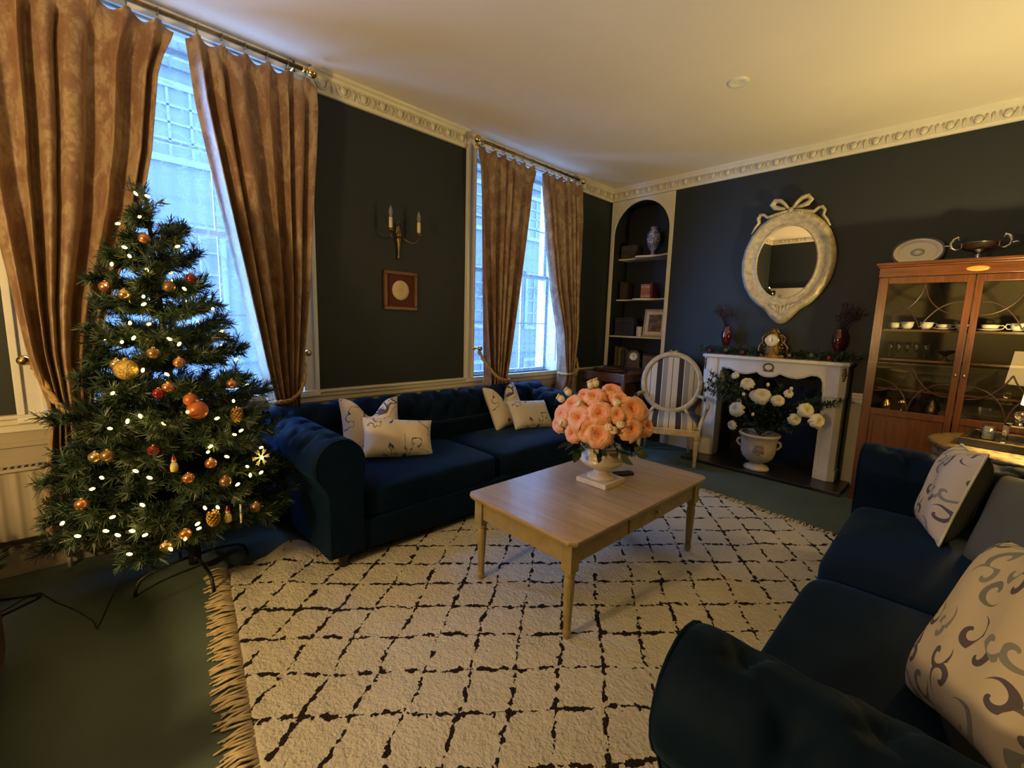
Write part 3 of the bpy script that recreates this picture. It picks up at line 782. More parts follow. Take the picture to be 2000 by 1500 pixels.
def pillow(label, mat, w, h, t, loc, rz, lean=-0.3, roll=0.0, chop=0.0, group=None, back=None, pip=None, name='scatter_cushion'):
    root = thing(name, label, 'cushion', loc, group=group)
    root.rotation_euler = (Matrix.Rotation(rz, 3, 'Z') @ Matrix.Rotation(lean, 3, 'X') @ Matrix.Rotation(roll, 3, 'Y')).to_euler()
    def P(u, v, s):
        a, b = 2 * u - 1, 2 * v - 1
        pin = 0.075
        x = w / 2 * a * (1 - pin * (1 - b * b)); z = h / 2 * b * (1 - pin * (1 - a * a))
        th = t / 2 * ((1 - a ** 4) * (1 - b ** 4)) ** 0.55
        if chop:
            c = math.exp(-(a / 0.40) ** 2) * smooth((b + 0.6) / 1.6); z -= chop * h * c; th *= 1 - 0.35 * c
        wr = 0.006 * math.sin(7 * a + 3 * b) * (1 - a * a) * (1 - b * b)
        return (x, s * th + wr, h / 2 + z)
    n = 26
    if back is None:
        MB().grid(lambda u, v: P(u, v, -1), n, n).grid(lambda u, v: P(u, v, 1), n, n).obj('cover', mat, root)
    else:
        MB().grid(lambda u, v: P(u, v, -1), n, n).obj('front_panel', mat, root)
        MB().grid(lambda u, v: P(u, v, 1), n, n).obj('back_panel', back, root, label='plain dark grey cushion back')
    if pip:
        e = [P(i / 20, 0, -1) for i in range(20)] + [P(1, i / 20, -1) for i in range(20)] + [P(1 - i / 20, 1, -1) for i in range(20)] + [P(0, 1 - i / 20, -1) for i in range(20)]
        MB().tube(e, 0.006, 6, closed=True).obj('piping', pip, root)
    return root
pillow('square cream branch-print cushion with a chopped top, behind the lumbar cushion near the Christmas tree', M['branch'], 0.44, 0.44, 0.15, (0.63, -3.73, 0.472), R(82), R(-24), 0.05, 0.30)
pillow('long cream branch-print lumbar cushion lying in the sofa corner near the Christmas tree', M['branch'], 0.52, 0.30, 0.13, (0.80, -3.63, 0.478), R(80), R(-32), 0.16)
pillow('square cream branch-print cushion with a chopped top, behind the lumbar cushion beside the flowers', M['branch'], 0.44, 0.43, 0.15, (0.60, -2.32, 0.472), R(94), R(-26), -0.04, 0.34)
pillow('long cream branch-print lumbar cushion on the sofa seat just left of the peonies', M['branch'], 0.50, 0.29, 0.13, (0.78, -2.20, 0.478), R(90), R(-34), 0.10)
pillow('smaller scroll-print cushion propped near the far arm of the foreground sofa', M['scroll'], 0.40, 0.46, 0.17, (3.475, -2.24, 0.474), R(-80), R(-14), -0.10, 0.0, None, M['greycloth'], M['piping'])
pillow('plain olive grey cushion between the two scroll-print cushions of the foreground sofa', M['olive'], 0.50, 0.45, 0.17, (3.745, -2.60, 0.474), R(-56), R(-22), -0.20)
pillow('large scroll-print cushion with grey back, closest to the camera on the foreground sofa', M['scroll'], 0.47, 0.50, 0.17, (3.575, -3.80, 0.535), R(-76), R(-24), -0.34, 0.0, None, M['greycloth'])

# ------------------------------------------------------------------ rug
rug = thing('berber_rug', 'cream shaggy rug with dark lozenge lines and fringed ends on the green carpet', 'rug')
RO = Vector((0.70, -4.69, 0)); EX = Vector((0.990, -0.139, 0)); EY = Vector((0.139, 0.990, 0)); RW, RL = 2.55, 3.52
def rug_h(u, v):
    p = RO + EX * (u * RW) + EY * (v * RL)
    n1 = noise.noise(Vector((p.x * 34, p.y * 34, 0))); n2 = noise.noise(Vector((p.x * 11, p.y * 11, 3)))
    z = 0.021 + 0.0042 * n1 + 0.003 * n2
    e = min(u * RW, (1 - u) * RW, v * RL, (1 - v) * RL)
    z *= smooth(e / 0.025) * 0.9 + 0.1
    # the corner pushed up into a fold by the sofa foot
    d = math.hypot(p.x - 0.80, p.y + 4.36)
    z += 0.070 * math.exp(-(d / 0.11) ** 2) + 0.045 * math.exp(-((p.x - 0.72) / 0.05) ** 2 - ((p.y + 4.30) / 0.14) ** 2)
    z += 0.022 * math.exp(-((p.x - 1.05) / 0.20) ** 2 - ((p.y + 4.46) / 0.10) ** 2)
    return p, max(0.003, z)
def fn(u, v):
    p, z = rug_h(u, v)
    w = 0.012 * noise.noise(Vector((v * 9, 7 + u * 2, 0)))
    return (p.x + w * (1 if u < 0.05 or u > 0.95 else 0), p.y + (0.010 * noise.noise(Vector((u * 12, 1, 0))) if v < 0.03 or v > 0.97 else 0), z)
MB().grid(fn, 230, 310).obj('pile', M['rug'], rug)
rnd = random.Random(4)
for end, lab in ((0, 'near'), (1, 'far')):
    mb = MB()
    for i in range(230):
        u = (i + rnd.random()) / 230; p, z = rug_h(u, 0.004 if end == 0 else 0.996)
        d = (EY * (-1 if end == 0 else 1) + EX * rnd.uniform(-0.35, 0.2)) * rnd.uniform(0.085, 0.12)
        a = Vector((p.x, p.y, max(0.012, min(z, 0.03)))); b = a + d * 0.5; c = a + d
        b.z = 0.014 + rnd.uniform(0, 0.006); c.z = 0.006
        b += EX * rnd.uniform(-0.01, 0.01)
        mb.tube([a, b, c], [0.0055, 0.005, 0.0035], 5)
    mb.obj('fringe', M['fringe'], rug)

# ------------------------------------------------------------------ coffee table
ct = thing('coffee_table', 'rectangular olive painted coffee table with waxed wooden top standing on the rug', 'table', (2.07, -3.065, 0.022), R(-1))
W2, L2, H = 0.375, 0.67, 0.50
def clip(w, l, c): return [(-w + c, -l), (w - c, -l), (w, -l + c), (w, l - c), (w - c, l), (-w + c, l), (-w, l - c), (-w, -l + c)]
MB().prism(clip(W2, L2, 0.03), H - 0.014, H, 'z').obj('table_top', M['table_wood'], ct, 0.004)
mb = MB().prism(clip(W2 - 0.004, L2 - 0.004, 0.03), H - 0.024, H - 0.014, 'z').prism(clip(W2 - 0.014, L2 - 0.014, 0.03), H - 0.034, H - 0.024, 'z')
mb.obj('edge_moulding', M['table_paint'], ct, 0.003)
i = 0.035
mb = MB().box(-W2 + i + 0.012, W2 - i - 0.012, -L2 + i + 0.012, L2 - i - 0.012, H - 0.14, H - 0.034)
mb.obj('apron', M['table_paint'], ct, 0.003)
dr = MB().box(W2 - i - 0.014, W2 - i - 0.006, -0.16, 0.38, H - 0.133, H - 0.042).obj('drawer', M['table_paint'], ct, 0.002)
MB().lathe([(0.0005, 0.022), (0.011, 0.020), (0.013, 0.013), (0.006, 0.006), (0.008, 0.0)], 12, (W2 - i - 0.006, 0.11, H - 0.088), M=Matrix.Rotation(PI / 2, 3, 'Y')).obj('knob', M['table_paint'], dr)
for sx in (-1, 1):
    for sy in (-1, 1):
        cx, cy = sx * (W2 - i - 0.028), sy * (L2 - i - 0.028)
        mb = MB().box(cx - 0.029, cx + 0.029, cy - 0.029, cy + 0.029, H - 0.17, H - 0.034)
        mb.lathe([(0.022, H - 0.17), (0.027, H - 0.18), (0.027, H - 0.19), (0.019, H - 0.197), (0.024, H - 0.205), (0.024, H - 0.215), (0.026, H - 0.225), (0.025, H - 0.24), (0.017, 0.05), (0.0155, 0.045), (0.020, 0.036), (0.020, 0.022), (0.014, 0.0), (0.0005, 0.0)], 20, (cx, cy, 0), flute=(10, 0.05, H - 0.235, 0.05))
        mb.obj('leg', M['table_paint'], ct, 0.002)

# ------------------------------------------------------------------ oval-back armchair
ch = thing('armchair', 'pale carved round-back armchair with brown and cream striped upholstery beside the fireplace', 'chair', (1.30, -0.60, 0), R(25.5))
FR = M['paleframe']
tilt = Matrix.Rotation(R(-9), 3, 'X'); bc = Vector((0, 0.31, 0.815))
def bp(x, z, y=0.0): return bc + tilt @ Vector((x, y, z))
rx, rz_ = 0.305, 0.325
mb = MB()
def ring(u, v):
    a = u * 2 * PI; b = v * 2 * PI
    prof = 0.027 + 0.004 * math.cos(3 * b)
    r = 1 + prof * math.cos(b) / 0.3
    return bp(rx * math.cos(a) * r, rz_ * math.sin(a) * r, 0.022 * math.sin(b))
mb.grid(ring, 72, 14, wu=True, wv=True)
mb.obj('back_frame', FR, ch)
def pad(sgn, depth):
    def fn(u, v):
        a = u * 2 * PI; q = v
        return bp((rx - 0.026) * math.cos(a) * q, (rz_ - 0.026) * math.sin(a) * q, sgn * (0.004 + depth * (1 - q ** 4)))
    return fn
MB().grid(pad(-1, 0.032), 48, 10, wu=True).grid(pad(1, 0.01), 48, 10, wu=True).obj('back_pad', M['stripe'], ch)
mb = MB()
for sx in (-1, 1):
    mb.tube([bp(sx * 0.16, -0.28), Vector((sx * 0.20, 0.285, 0.47)), Vector((sx * 0.235, 0.28, 0.40))], [0.022, 0.022, 0.024], 8)
mb.obj('back_post', FR, ch)
hw = lambda y: lerp(0.315, 0.255, (y + 0.29) / 0.57)
def rail(z0, z1, g):
    out = [(-hw(-0.29) - g, -0.27 - g), (-0.2, -0.30 - g), (0, -0.312 - g), (0.2, -0.30 - g), (hw(-0.29) + g, -0.27 - g), (hw(0.28) + g, 0.28 + g), (-hw(0.28) - g, 0.28 + g)]
    return MB().prism(out, z0, z1, 'z')
rail(0.335, 0.405, 0.0).obj('seat_rail', FR, ch, 0.008)
def seatfn(u, v):
    a = u * 2 * PI
    def sp(q, k): return math.copysign(abs(q) ** k, q)
    b = v * PI / 2
    x = sp(math.cos(a), 0.5) * math.cos(b) ** 0.35; y = sp(math.sin(a), 0.5) * math.cos(b) ** 0.35
    yy = -0.015 + 0.285 * y
    return (x * (hw(yy) - 0.012), yy, 0.405 + 0.085 * math.sin(b) ** 0.7 + 0.02 * (1 - x * x) * (1 - y * y))
MB().grid(seatfn, 56, 14, wu=True).obj('seat_pad', M['stripe'], ch)
for sx in (-1, 1):
    leg = MB().box(sx * 0.285 - 0.03, sx * 0.285 + 0.03, -0.29, -0.23, 0.33, 0.405).lathe([(0.024, 0.33), (0.029, 0.32), (0.029, 0.308), (0.020, 0.30), (0.027, 0.29), (0.026, 0.27), (0.016, 0.06), (0.014, 0.05), (0.020, 0.04), (0.018, 0.02), (0.011, 0.0), (0.0005, 0.0)], 18, (sx * 0.285, -0.26, 0), flute=(10, 0.06, 0.285, 0.06))
    leg.obj('leg', FR, ch, 0.003)
    MB().tube([(sx * 0.23, 0.25, 0.38), (sx * 0.235, 0.27, 0.22), (sx * 0.245, 0.33, 0.0)], [0.026, 0.021, 0.014], 10).obj('leg', FR, ch)
    a = MB().tube([bp(sx * 0.285, -0.13), (sx * 0.34, 0.15, 0.69), (sx * 0.365, 0.0, 0.665), (sx * 0.375, -0.12, 0.665), (sx * 0.375, -0.185, 0.655), (sx * 0.372, -0.205, 0.635), (sx * 0.37, -0.185, 0.615)], [0.018, 0.019, 0.018, 0.019, 0.022, 0.02, 0.015], 10)
    a.tube([(sx * 0.37, -0.17, 0.635), (sx * 0.365, -0.11, 0.58), (sx * 0.34, -0.09, 0.50), (sx * 0.315, -0.14, 0.42), (sx * 0.30, -0.20, 0.385)], [0.017, 0.016, 0.018, 0.021, 0.024], 10)
    a.obj('armrest', FR, ch)
    MB().ell((sx * 0.358, 0.02, 0.685), 0.022, 0.075, 0.017, 12, 8).obj('arm_pad', M['stripe'], ch)
mb = MB()
for sx in (-1, 1):      # carved ribbon crest
    mb.tube([bp(0, rz_ + 0.025, -0.01), bp(sx * 0.03, rz_ + 0.045, -0.015), bp(sx * 0.055, rz_ + 0.035, -0.012), bp(sx * 0.03, rz_ + 0.02, -0.012), bp(0, rz_ + 0.025, -0.01)], 0.007, 6)
mb.obj('crest', FR, ch)

# ------------------------------------------------------------------ fireplace
fp = thing('fireplace', 'white serpentine marble fireplace surround with dark slate hearth under the oval mirror', 'fireplace', (2.115, 0, 0))
WM = M['marble']
MB().box(-0.70, 0.755, -0.475, 0.0, 0.0, 0.034).obj('hearth', M['slate'], fp, 0.004)
h = 0.48
def ap(x): return x
cur = [(-0.48, 0.86), (-0.475, 0.95), (-0.455, 1.00), (-0.42, 1.022), (-0.37, 1.02), (-0.32, 0.995), (-0.26, 0.978), (-0.20, 0.980), (-0.15, 0.993), (-0.107, 1.010), (-0.075, 0.985), (-0.04, 0.972), (0, 0.968)]
cur = cur + [(-x, z) for x, z in reversed(cur[:-1])]
poly = [(-0.625, 0.034), (-0.625, 1.135), (0.625, 1.135), (0.625, 0.034), (0.48, 0.034)] + [(-x, z) for x, z in cur] + [(-0.48, 0.034)]
MB().prism(poly, -0.17, -0.001, 'y').obj('surround', WM, fp, 0.004)
mb = MB()
mb.tube([(x, -0.172, z + 0.018) for x, z in cur], 0.007, 6)
mb.obj('apron_moulding', WM, fp)
for s in (-1, 1):
    p = [(s * 0.50, -0.001), (s * 0.50, -0.185), (s * 0.60, -0.205), (s * 0.655, -0.16), (s * 0.655, -0.001)]
    if s < 0: p = p[::-1]
    q = [(s * 0.615, -0.001), (s * 0.615, -0.20), (s * 0.665, -0.15), (s * 0.665, -0.001)]
    pil = MB().prism([(a * 1.0, b) for a, b in p], 0.034, 0.14, 'z').prism(p, 0.84, 1.135, 'z')
    pil.prism([(lerp(a, s * 0.58, 0.12), b * 0.93) for a, b in p], 0.14, 0.84, 'z')
    po = pil.obj('pilaster', WM, fp, 0.006)
    m = MB()
    for k, (w_, z_) in enumerate(((0.012, 1.105), (0.018, 1.085), (0.022, 1.06), (0.016, 1.035), (0.010, 1.01))):
        m.ell((s * 0.63, -0.184, z_), w_, 0.012, 0.016, 10, 6)
    m.obj('brass_mount', M['old_brass'], po, label='gilt brass mount')
MB().prism([(-0.66, -0.001), (-0.66, -0.21), (-0.62, -0.245), (-0.42, -0.225), (0, -0.25), (0.42, -0.225), (0.62, -0.245), (0.67, -0.21), (0.67, -0.001)], 1.135, 1.172, 'z').obj('mantel_shelf', WM, fp, 0.010)
m = MB()
for k in range(22):
    a = R(-70 + 0) + (k / 22) * 2 * PI
    r = 0.044
    m.ell((r * math.cos(a), -0.176, 1.072 + r * 0.82 * math.sin(a)), 0.013, 0.007, 0.007, 8, 5, M=Matrix.Rotation(-(a + PI / 2 + 0.4), 3, 'Y'))
m.tube([(-0.05, -0.175, 1.035), (-0.02, -0.178, 1.030), (0, -0.178, 1.036), (0.02, -0.178, 1.030), (0.05, -0.175, 1.035)], 0.004, 5)
m.obj('laurel_wreath_mount', M['old_brass'], fp, label='gilt laurel wreath mount')
m = MB().box(-0.482, 0.482, 0.34, 0.36, 0.0, 1.04).box(-0.484, -0.464, -0.0, 0.36, 0.034, 1.04).box(0.464, 0.484, -0.0, 0.36, 0.034, 1.04).box(-0.482, 0.482, 0, 0.36, 1.03, 1.048).box(-0.482, 0.482, 0, 0.36, 0.001, 0.034)
m.obj('firebox_lining', M['soot'], fp)

# ------------------------------------------------------------------ oval mirror
mr = thing('oval_mirror', 'oval mirror in a worn cream gilt frame with ribbon bow above the fireplace', 'mirror', (2.135, -0.018, 1.62))
mr.rotation_euler = (R(1.6), 0, 0)
MC = 0.505
def ofr(u, v):
    a = u * 2 * PI; q = v
    # from the glass rim outwards: lip, hollow, crown, beaded outer edge
    prof = [(0.0, 0.030), (0.012, 0.040), (0.03, 0.034), (0.06, 0.040), (0.09, 0.056), (0.115, 0.060), (0.135, 0.048), (0.15, 0.026), (0.152, 0.002)]
    k = q * (len(prof) - 1); i = min(int(k), len(prof) - 2); f = k - i
    d = lerp(prof[i][0], prof[i + 1][0], f); y = lerp(prof[i][1], prof[i + 1][1], f)
    if 0.1 < d < 0.15: y += 0.006 * math.sin(a * 46) ** 2; d += 0.004 * math.sin(a * 23)
    x = (0.262 + d) * math.cos(a); z = (0.350 + d) * math.sin(a)
    if math.sin(a) < -0.9: z -= 0.11 * ((-math.sin(a) - 0.9) / 0.1) ** 2 * (d / 0.15)
    return (x, -y, MC + z)
MB().grid(ofr, 220, 24, wu=True).obj('frame', M['gilt'], mr)
def gl(u, v):
    a = u * 2 * PI; return (0.268 * v * math.cos(a), -0.028, MC + 0.356 * v * math.sin(a))
MB().grid(gl, 64, 4, wu=True, smooth=False).obj('mirror_glass', M['mirror'], mr)
MB().grid(lambda u, v: (0.40 * v * math.cos(u * 2 * PI), -0.004, MC + 0.49 * v * math.sin(u * 2 * PI)), 48, 2, wu=True).obj('back_board', M['darkwood'], mr)
bow = MB()
zt = MC + 0.50
for s in (-1, 1):
    bow.tube([(s * 0.01, -0.04, zt), (s * 0.05, -0.05, zt + 0.055), (s * 0.09, -0.05, zt + 0.095), (s * 0.14, -0.045, zt + 0.105), (s * 0.165, -0.04, zt + 0.07), (s * 0.14, -0.035, zt + 0.04), (s * 0.09, -0.035, zt + 0.025), (s * 0.04, -0.035, zt + 0.012)], [0.018, 0.026, 0.031, 0.032, 0.030, 0.026, 0.021, 0.016], 8, flat=0.6)
    bow.tube([(s * 0.01, -0.04, zt - 0.005), (s * 0.09, -0.045, zt - 0.02), (s * 0.15, -0.045, zt - 0.035), (s * 0.20, -0.04, zt - 0.045), (s * 0.235, -0.045, zt - 0.015), (s * 0.265, -0.045, zt - 0.012), (s * 0.285, -0.04, zt - 0.045), (s * 0.275, -0.035, zt - 0.09), (s * 0.31, -0.035, zt - 0.135), (s * 0.34, -0.03, zt - 0.19)], [0.018, 0.025, 0.026, 0.025, 0.025, 0.026, 0.026, 0.023, 0.019, 0.011], 8, flat=0.6)
bow.ell((0, -0.05, zt), 0.026, 0.022, 0.024, 12, 8)
for k in range(9): bow.ell((-0.10 + k * 0.025, -0.052, zt - 0.035 + 0.010 * math.cos((k - 4) * 0.5)), 0.013, 0.012, 0.013, 8, 6)
bow.obj('ribbon_bow', M['gilt'], mr)
sh = MB()
for k in range(-3, 4): sh.ell((k * 0.026, -0.05, MC - 0.455 - 0.02 + abs(k) * 0.012), 0.014, 0.014, 0.05, 10, 6, M=Matrix.Rotation(R(k * 16), 3, 'Y'))
sh.obj('shell_carving', M['gilt'], mr)

# ------------------------------------------------------------------ wall light and medallion on the window wall
sc = thing('wall_sconce', 'brass twin-arm wall light with unlit candle bulbs on the dark window wall', 'wall light', (0.0, -3.175, 2.10))
OB = M['old_brass']
MB().ell((0.012, 0, 0.09), 0.020, 0.026, 0.062, 14, 10).lathe([(0.0005, -0.145), (0.008, -0.14), (0.013, -0.12), (0.008, -0.10), (0.011, -0.06), (0.016, 0.0), (0.024, 0.03), (0.018, 0.05)], 12, (0.018, 0, 0.0)).tube([(0.02, -0.014, 0.13), (0.025, -0.018, 0.155), (0.024, 0, 0.178), (0.025, 0.018, 0.155), (0.02, 0.014, 0.13)], 0.005, 6).ell((0.03, 0, 0.06), 0.022, 0.026, 0.03, 12, 8).obj('backplate', OB, sc)
for s in (-1, 1):
    y = s * 0.132
    arm = MB().tube([(0.03, s * 0.012, 0.05), (0.06, s * 0.04, 0.02), (0.09, s * 0.075, -0.005), (0.115, s * 0.11, 0.0), (0.125, s * 0.128, 0.025), (0.125, y, 0.055)], 0.0045, 8).lathe([(0.0005, 0.04), (0.008, 0.045), (0.010, 0.055), (0.026, 0.062), (0.028, 0.068), (0.012, 0.070), (0.016, 0.085)], 14, (0.125, y, 0)).obj('arm', OB, sc)
    MB().lathe([(0.0005, 0.08), (0.0145, 0.08), (0.0145, 0.168), (0.0005, 0.168)], 14, (0.125, y, 0)).obj('candle_tube', M['ivory'], arm)
    MB().lathe([(0.008, 0.168), (0.0105, 0.178), (0.0175, 0.20), (0.0165, 0.22), (0.009, 0.245), (0.002, 0.262), (0.0005, 0.263)], 14, (0.125, y, 0)).obj('bulb', M['bulb_glass'], arm)
md = thing('framed_medallion', 'pale oval plaster medallion on red-brown ground, framed, under the wall light', 'picture', (0.0, -3.155, 1.53))
fw, fh = 0.32, 0.33
m = MB()
for y0, y1, z0, z1 in ((-fw / 2, fw / 2, 0, 0.03), (-fw / 2, fw / 2, fh - 0.03, fh), (-fw / 2, -fw / 2 + 0.03, 0.03, fh - 0.03), (fw / 2 - 0.03, fw / 2, 0.03, fh - 0.03)): m.box(0.001, 0.028, y0, y1, z0, z1)
m.obj('frame', plain('bronzed_wood_frame', (0.13, 0.055, 0.025), 0.4, 0.2), md, 0.005)
MB().box(0.001, 0.012, -fw / 2 + 0.03, fw / 2 - 0.03, 0.03, fh - 0.03).obj('mount', plain('oxblood_velvet_mount', (0.075, 0.012, 0.006), 0.8), md)
MB().ell((0.012, 0.0, fh / 2 + 0.005), 0.012, 0.083, 0.085, 32, 8).obj('medallion', plain('plaster_relief', (0.56, 0.44, 0.28), 0.7, var=0.15, scale=25, bump=0.5, bscale=28), md)
# ------------------------------------------------------------------ china cabinet
cb = thing('china_cabinet', 'mahogany glazed china cabinet with curved glazing bars against the fireplace wall', 'cabinet', (3.485, 0, 0))
MG, MH = M['mahogany'], M['mahogany_h']
M['bar_wood'] = plain('dark_mahogany_bar', (0.030, 0.010, 0.004), 0.35)
hw_, yb, yf = 0.555, -0.05, -0.43
M['baize'] = plain('olive_cabinet_lining', (0.055, 0.042, 0.018), 0.85, var=0.15, scale=3)
MB().box(-hw_, -hw_ + 0.022, yf, yb, 0.0, 1.93).box(hw_ - 0.022, hw_, yf, yb, 0.0, 1.93).box(-hw_, hw_, yf, yb, 0.09, 0.11).box(-hw_, hw_, yf, yb, 0.77, 0.79).box(-hw_, hw_, yf, yb, 1.89, 1.93).obj('carcass', MG, cb, 0.003)
MB().box(-hw_, hw_, yb - 0.012, yb, 0.0, 1.93).obj('back_panel', M['baize'], cb)
MB().box(-hw_ - 0.005, hw_ + 0.005, yf - 0.008, yb, 0.0, 0.085).obj('plinth', MH, cb, 0.004)
m = MB().box(-hw_ - 0.004, hw_ + 0.004, yf - 0.024, yb, 1.90, 1.975).box(-hw_ - 0.014, hw_ + 0.014, yf - 0.036, yb, 1.975, 1.99).box(-hw_ - 0.026, hw_ + 0.026, yf - 0.048, yb, 1.99, 2.012)
cn = m.obj('cornice', MH, cb, 0.004)
MB().ell((0, yf - 0.0245, 1.938), 0.062, 0.004, 0.020, 28, 6).obj('oval_inlay', M['satinwood'], cn, label='pale oval satinwood inlay')
for z in (1.485, 1.245, 1.0): MB().box(-hw_ + 0.022, hw_ - 0.022, yf + 0.06, yb - 0.012, z - 0.016, z).obj('shelf', MG, cb)
for s in (-1, 1):
    x0, x1 = sorted((s * 0.003, s * (hw_ - 0.002)))
    so, si = (0.062, 0.040) if s < 0 else (0.040, 0.062)
    gx0, gx1, gz0, gz1 = x0 + so, x1 - si, 0.83, 1.845
    m = MB().box(x0, gx0, yf - 0.024, yf, 0.09, 1.895).box(gx1, x1, yf - 0.024, yf, 0.09, 1.895)
    for z0, z1 in ((1.845, 1.895), (0.775, 0.83), (0.09, 0.15)): m.box(gx0, gx1, yf - 0.024, yf, z0, z1)
    m.box(gx0, gx1, yf - 0.012, yf, 0.15, 0.775).box(gx0 + 0.03, gx1 - 0.03, yf - 0.018, yf - 0.012, 0.20, 0.725)
    d = m.obj('door', MG, cb, 0.003)
    MB().box(gx0, gx1, yf - 0.010, yf - 0.007, gz0, gz1).obj('pane', M['cabinet_glass'], d)
    g = MB(); W = gx1 - gx0; y = yf - 0.014
    P = lambda u, z: (gx0 + u * W, y, z)
    def arc(pts): 
        q = [Vector(P(u, z)) for u, z in pts]
        out = []
        for i in range(len(q) - 1):
            p0, p1, p2, p3 = q[max(i - 1, 0)], q[i], q[i + 1], q[min(i + 2, len(q) - 1)]
            for j in range(6):
                t = j / 6; out.append(0.5 * ((2 * p1) + (p2 - p0) * t + (2 * p0 - 5 * p1 + 4 * p2 - p3) * t * t + (3 * p1 - p0 - 3 * p2 + p3) * t ** 3))
        out.append(q[-1]); g.tube(out, 0.0055, 6)
    for top in (0, 1):
        g = MB()
        for mir in (0, 1):
            f = (lambda u: 1 - u) if mir else (lambda u: u)
            zz = (lambda z: 2 * 1.3375 - z) if top else (lambda z: z)
            arc([(f(0), zz(1.70)), (f(0.15), zz(1.69)), (f(0.30), zz(1.645)), (f(0.42), zz(1.575)), (f(0.5), zz(1.50))])
            arc([(f(0.5), zz(1.845)), (f(0.46), zz(1.76)), (f(0.38), zz(1.69)), (f(0.27), zz(1.64)), (f(0.14), zz(1.61)), (f(0), zz(1.60))])
        g.obj('glazing_bars', M['bar_wood'], d)
    MB().ell((x1 - 0.02 if s < 0 else x0 + 0.02, yf - 0.03, 1.15), 0.008, 0.006, 0.012, 8, 6).obj('escutcheon', M['brass'], d)
def cup(label, loc, r=0.036, h=0.055, saucer=False, group='china in the cabinet', handle=0.0, flat=False):
    t = thing('teacup' if not saucer else 'cup_and_saucer', label, 'cup', loc, group=group)
    z = 0
    if saucer:
        MB().lathe([(0.0005, 0.004), (0.03, 0.0), (0.035, 0.004), (0.07, 0.014), (0.072, 0.016), (0.04, 0.008), (0.0005, 0.007)], 24).obj('saucer', M['porcelain'], t); z = 0.007
    pr = [(0.0005, 0.0), (r * 0.55, 0.0), (r * 0.6, 0.006), (r * 0.85, h * 0.4), (r, h), (r * 0.95, h), (r * 0.8, h * 0.4), (r * 0.5, 0.010), (0.0005, 0.009)]
    MB().lathe([(a, b + z) for a, b in pr], 22).obj('bowl', M['porcelain'], t)
    c, s = math.cos(handle), math.sin(handle)
    hp = [(r * 0.92, h * 0.85), (r * 1.35, h * 0.9), (r * 1.5, h * 0.6), (r * 1.25, h * 0.3), (r * 0.8, h * 0.3)]
    MB().tube([(a * c, a * s, b + z) for a, b in hp], 0.004, 6).obj('handle', M['porcelain'], t)
    return t
SH = 1.485
cup('white teacup nearest the left edge of the cabinet top shelf', (3.055, -0.27, SH), handle=2.5)
cup('larger white teacup second along the cabinet top shelf', (3.135, -0.29, SH), 0.042, 0.062, handle=2.8)
cup('white teacup third along the cabinet top shelf, behind the point of the glazing bars', (3.25, -0.27, SH), 0.042, 0.062, handle=0.3)
cup('white cup and saucer on the top shelf at the middle of the left cabinet door', (3.355, -0.28, SH), 0.046, 0.04, True)
cup('white teacup beside the centre stile on the cabinet top shelf', (3.45, -0.25, SH), 0.036, 0.05, handle=0.2)
cup('white cup and saucer on the top shelf behind the right cabinet door', (3.60, -0.29, SH), 0.05, 0.042, True)
cup('white teacup with round handle right of the cup and saucer behind the right cabinet door', (3.74, -0.29, SH), 0.042, 0.062, handle=PI)
def bottle(name, label, cat, loc, prof, mat, n=18, group=None):
    t = thing(name, label, cat, loc, group=group)
    MB().lathe(prof, n).obj('body', mat, t); return t
flute_ = [(0.0005, 0.0), (0.028, 0.0), (0.028, 0.003), (0.004, 0.008), (0.004, 0.05), (0.012, 0.06), (0.021, 0.09), (0.022, 0.13), (0.0205, 0.13), (0.019, 0.09), (0.010, 0.062), (0.0005, 0.058)]
M['cut_glass'] = glass('thin_drinking_glass', (0.90, 0.92, 0.90), 0.16, 1.5)
for i, x in enumerate((3.045, 3.10, 3.155, 3.21, 3.265)):
    bottle('wine_glass', '%s tall drinking glass from the left on the middle cabinet shelf' % ORD[i], 'glass', (x, -0.26 - 0.02 * (i % 2), 1.245), flute_, M['cut_glass'], group='drinking glasses in the cabinet')
bottle('brass_jug', 'small brass jug at the left of the lowest glazed cabinet shelf', 'jug', (3.075, -0.28, 0.79), [(0.0005, 0), (0.028, 0), (0.024, 0.008), (0.038, 0.04), (0.036, 0.065), (0.022, 0.09), (0.027, 0.11), (0.024, 0.11), (0.018, 0.09), (0.0005, 0.085)], M['brass'])
bottle('brass_goblet', 'brass goblet right of the small jug on the lowest cabinet shelf', 'goblet', (3.175, -0.28, 0.79), [(0.0005, 0), (0.032, 0), (0.03, 0.005), (0.007, 0.012), (0.007, 0.05), (0.03, 0.07), (0.036, 0.12), (0.033, 0.12), (0.025, 0.075), (0.0005, 0.065)], M['brass'])
bottle('pewter_jar', 'dark covered jar on the lowest cabinet shelf near the centre stile', 'jar', (3.36, -0.27, 0.79), [(0.0005, 0), (0.04, 0), (0.05, 0.04), (0.045, 0.09), (0.03, 0.105), (0.035, 0.11), (0.01, 0.135), (0.012, 0.145), (0.0005, 0.152)], M['old_brass'])
bottle('dark_bowl', 'dark footed bowl on the middle cabinet shelf near the centre stile', 'bowl', (3.385, -0.26, 1.245), [(0.0005, 0), (0.035, 0), (0.03, 0.008), (0.012, 0.02), (0.012, 0.04), (0.06, 0.075), (0.066, 0.085), (0.058, 0.08), (0.0005, 0.05)], M['old_brass'])
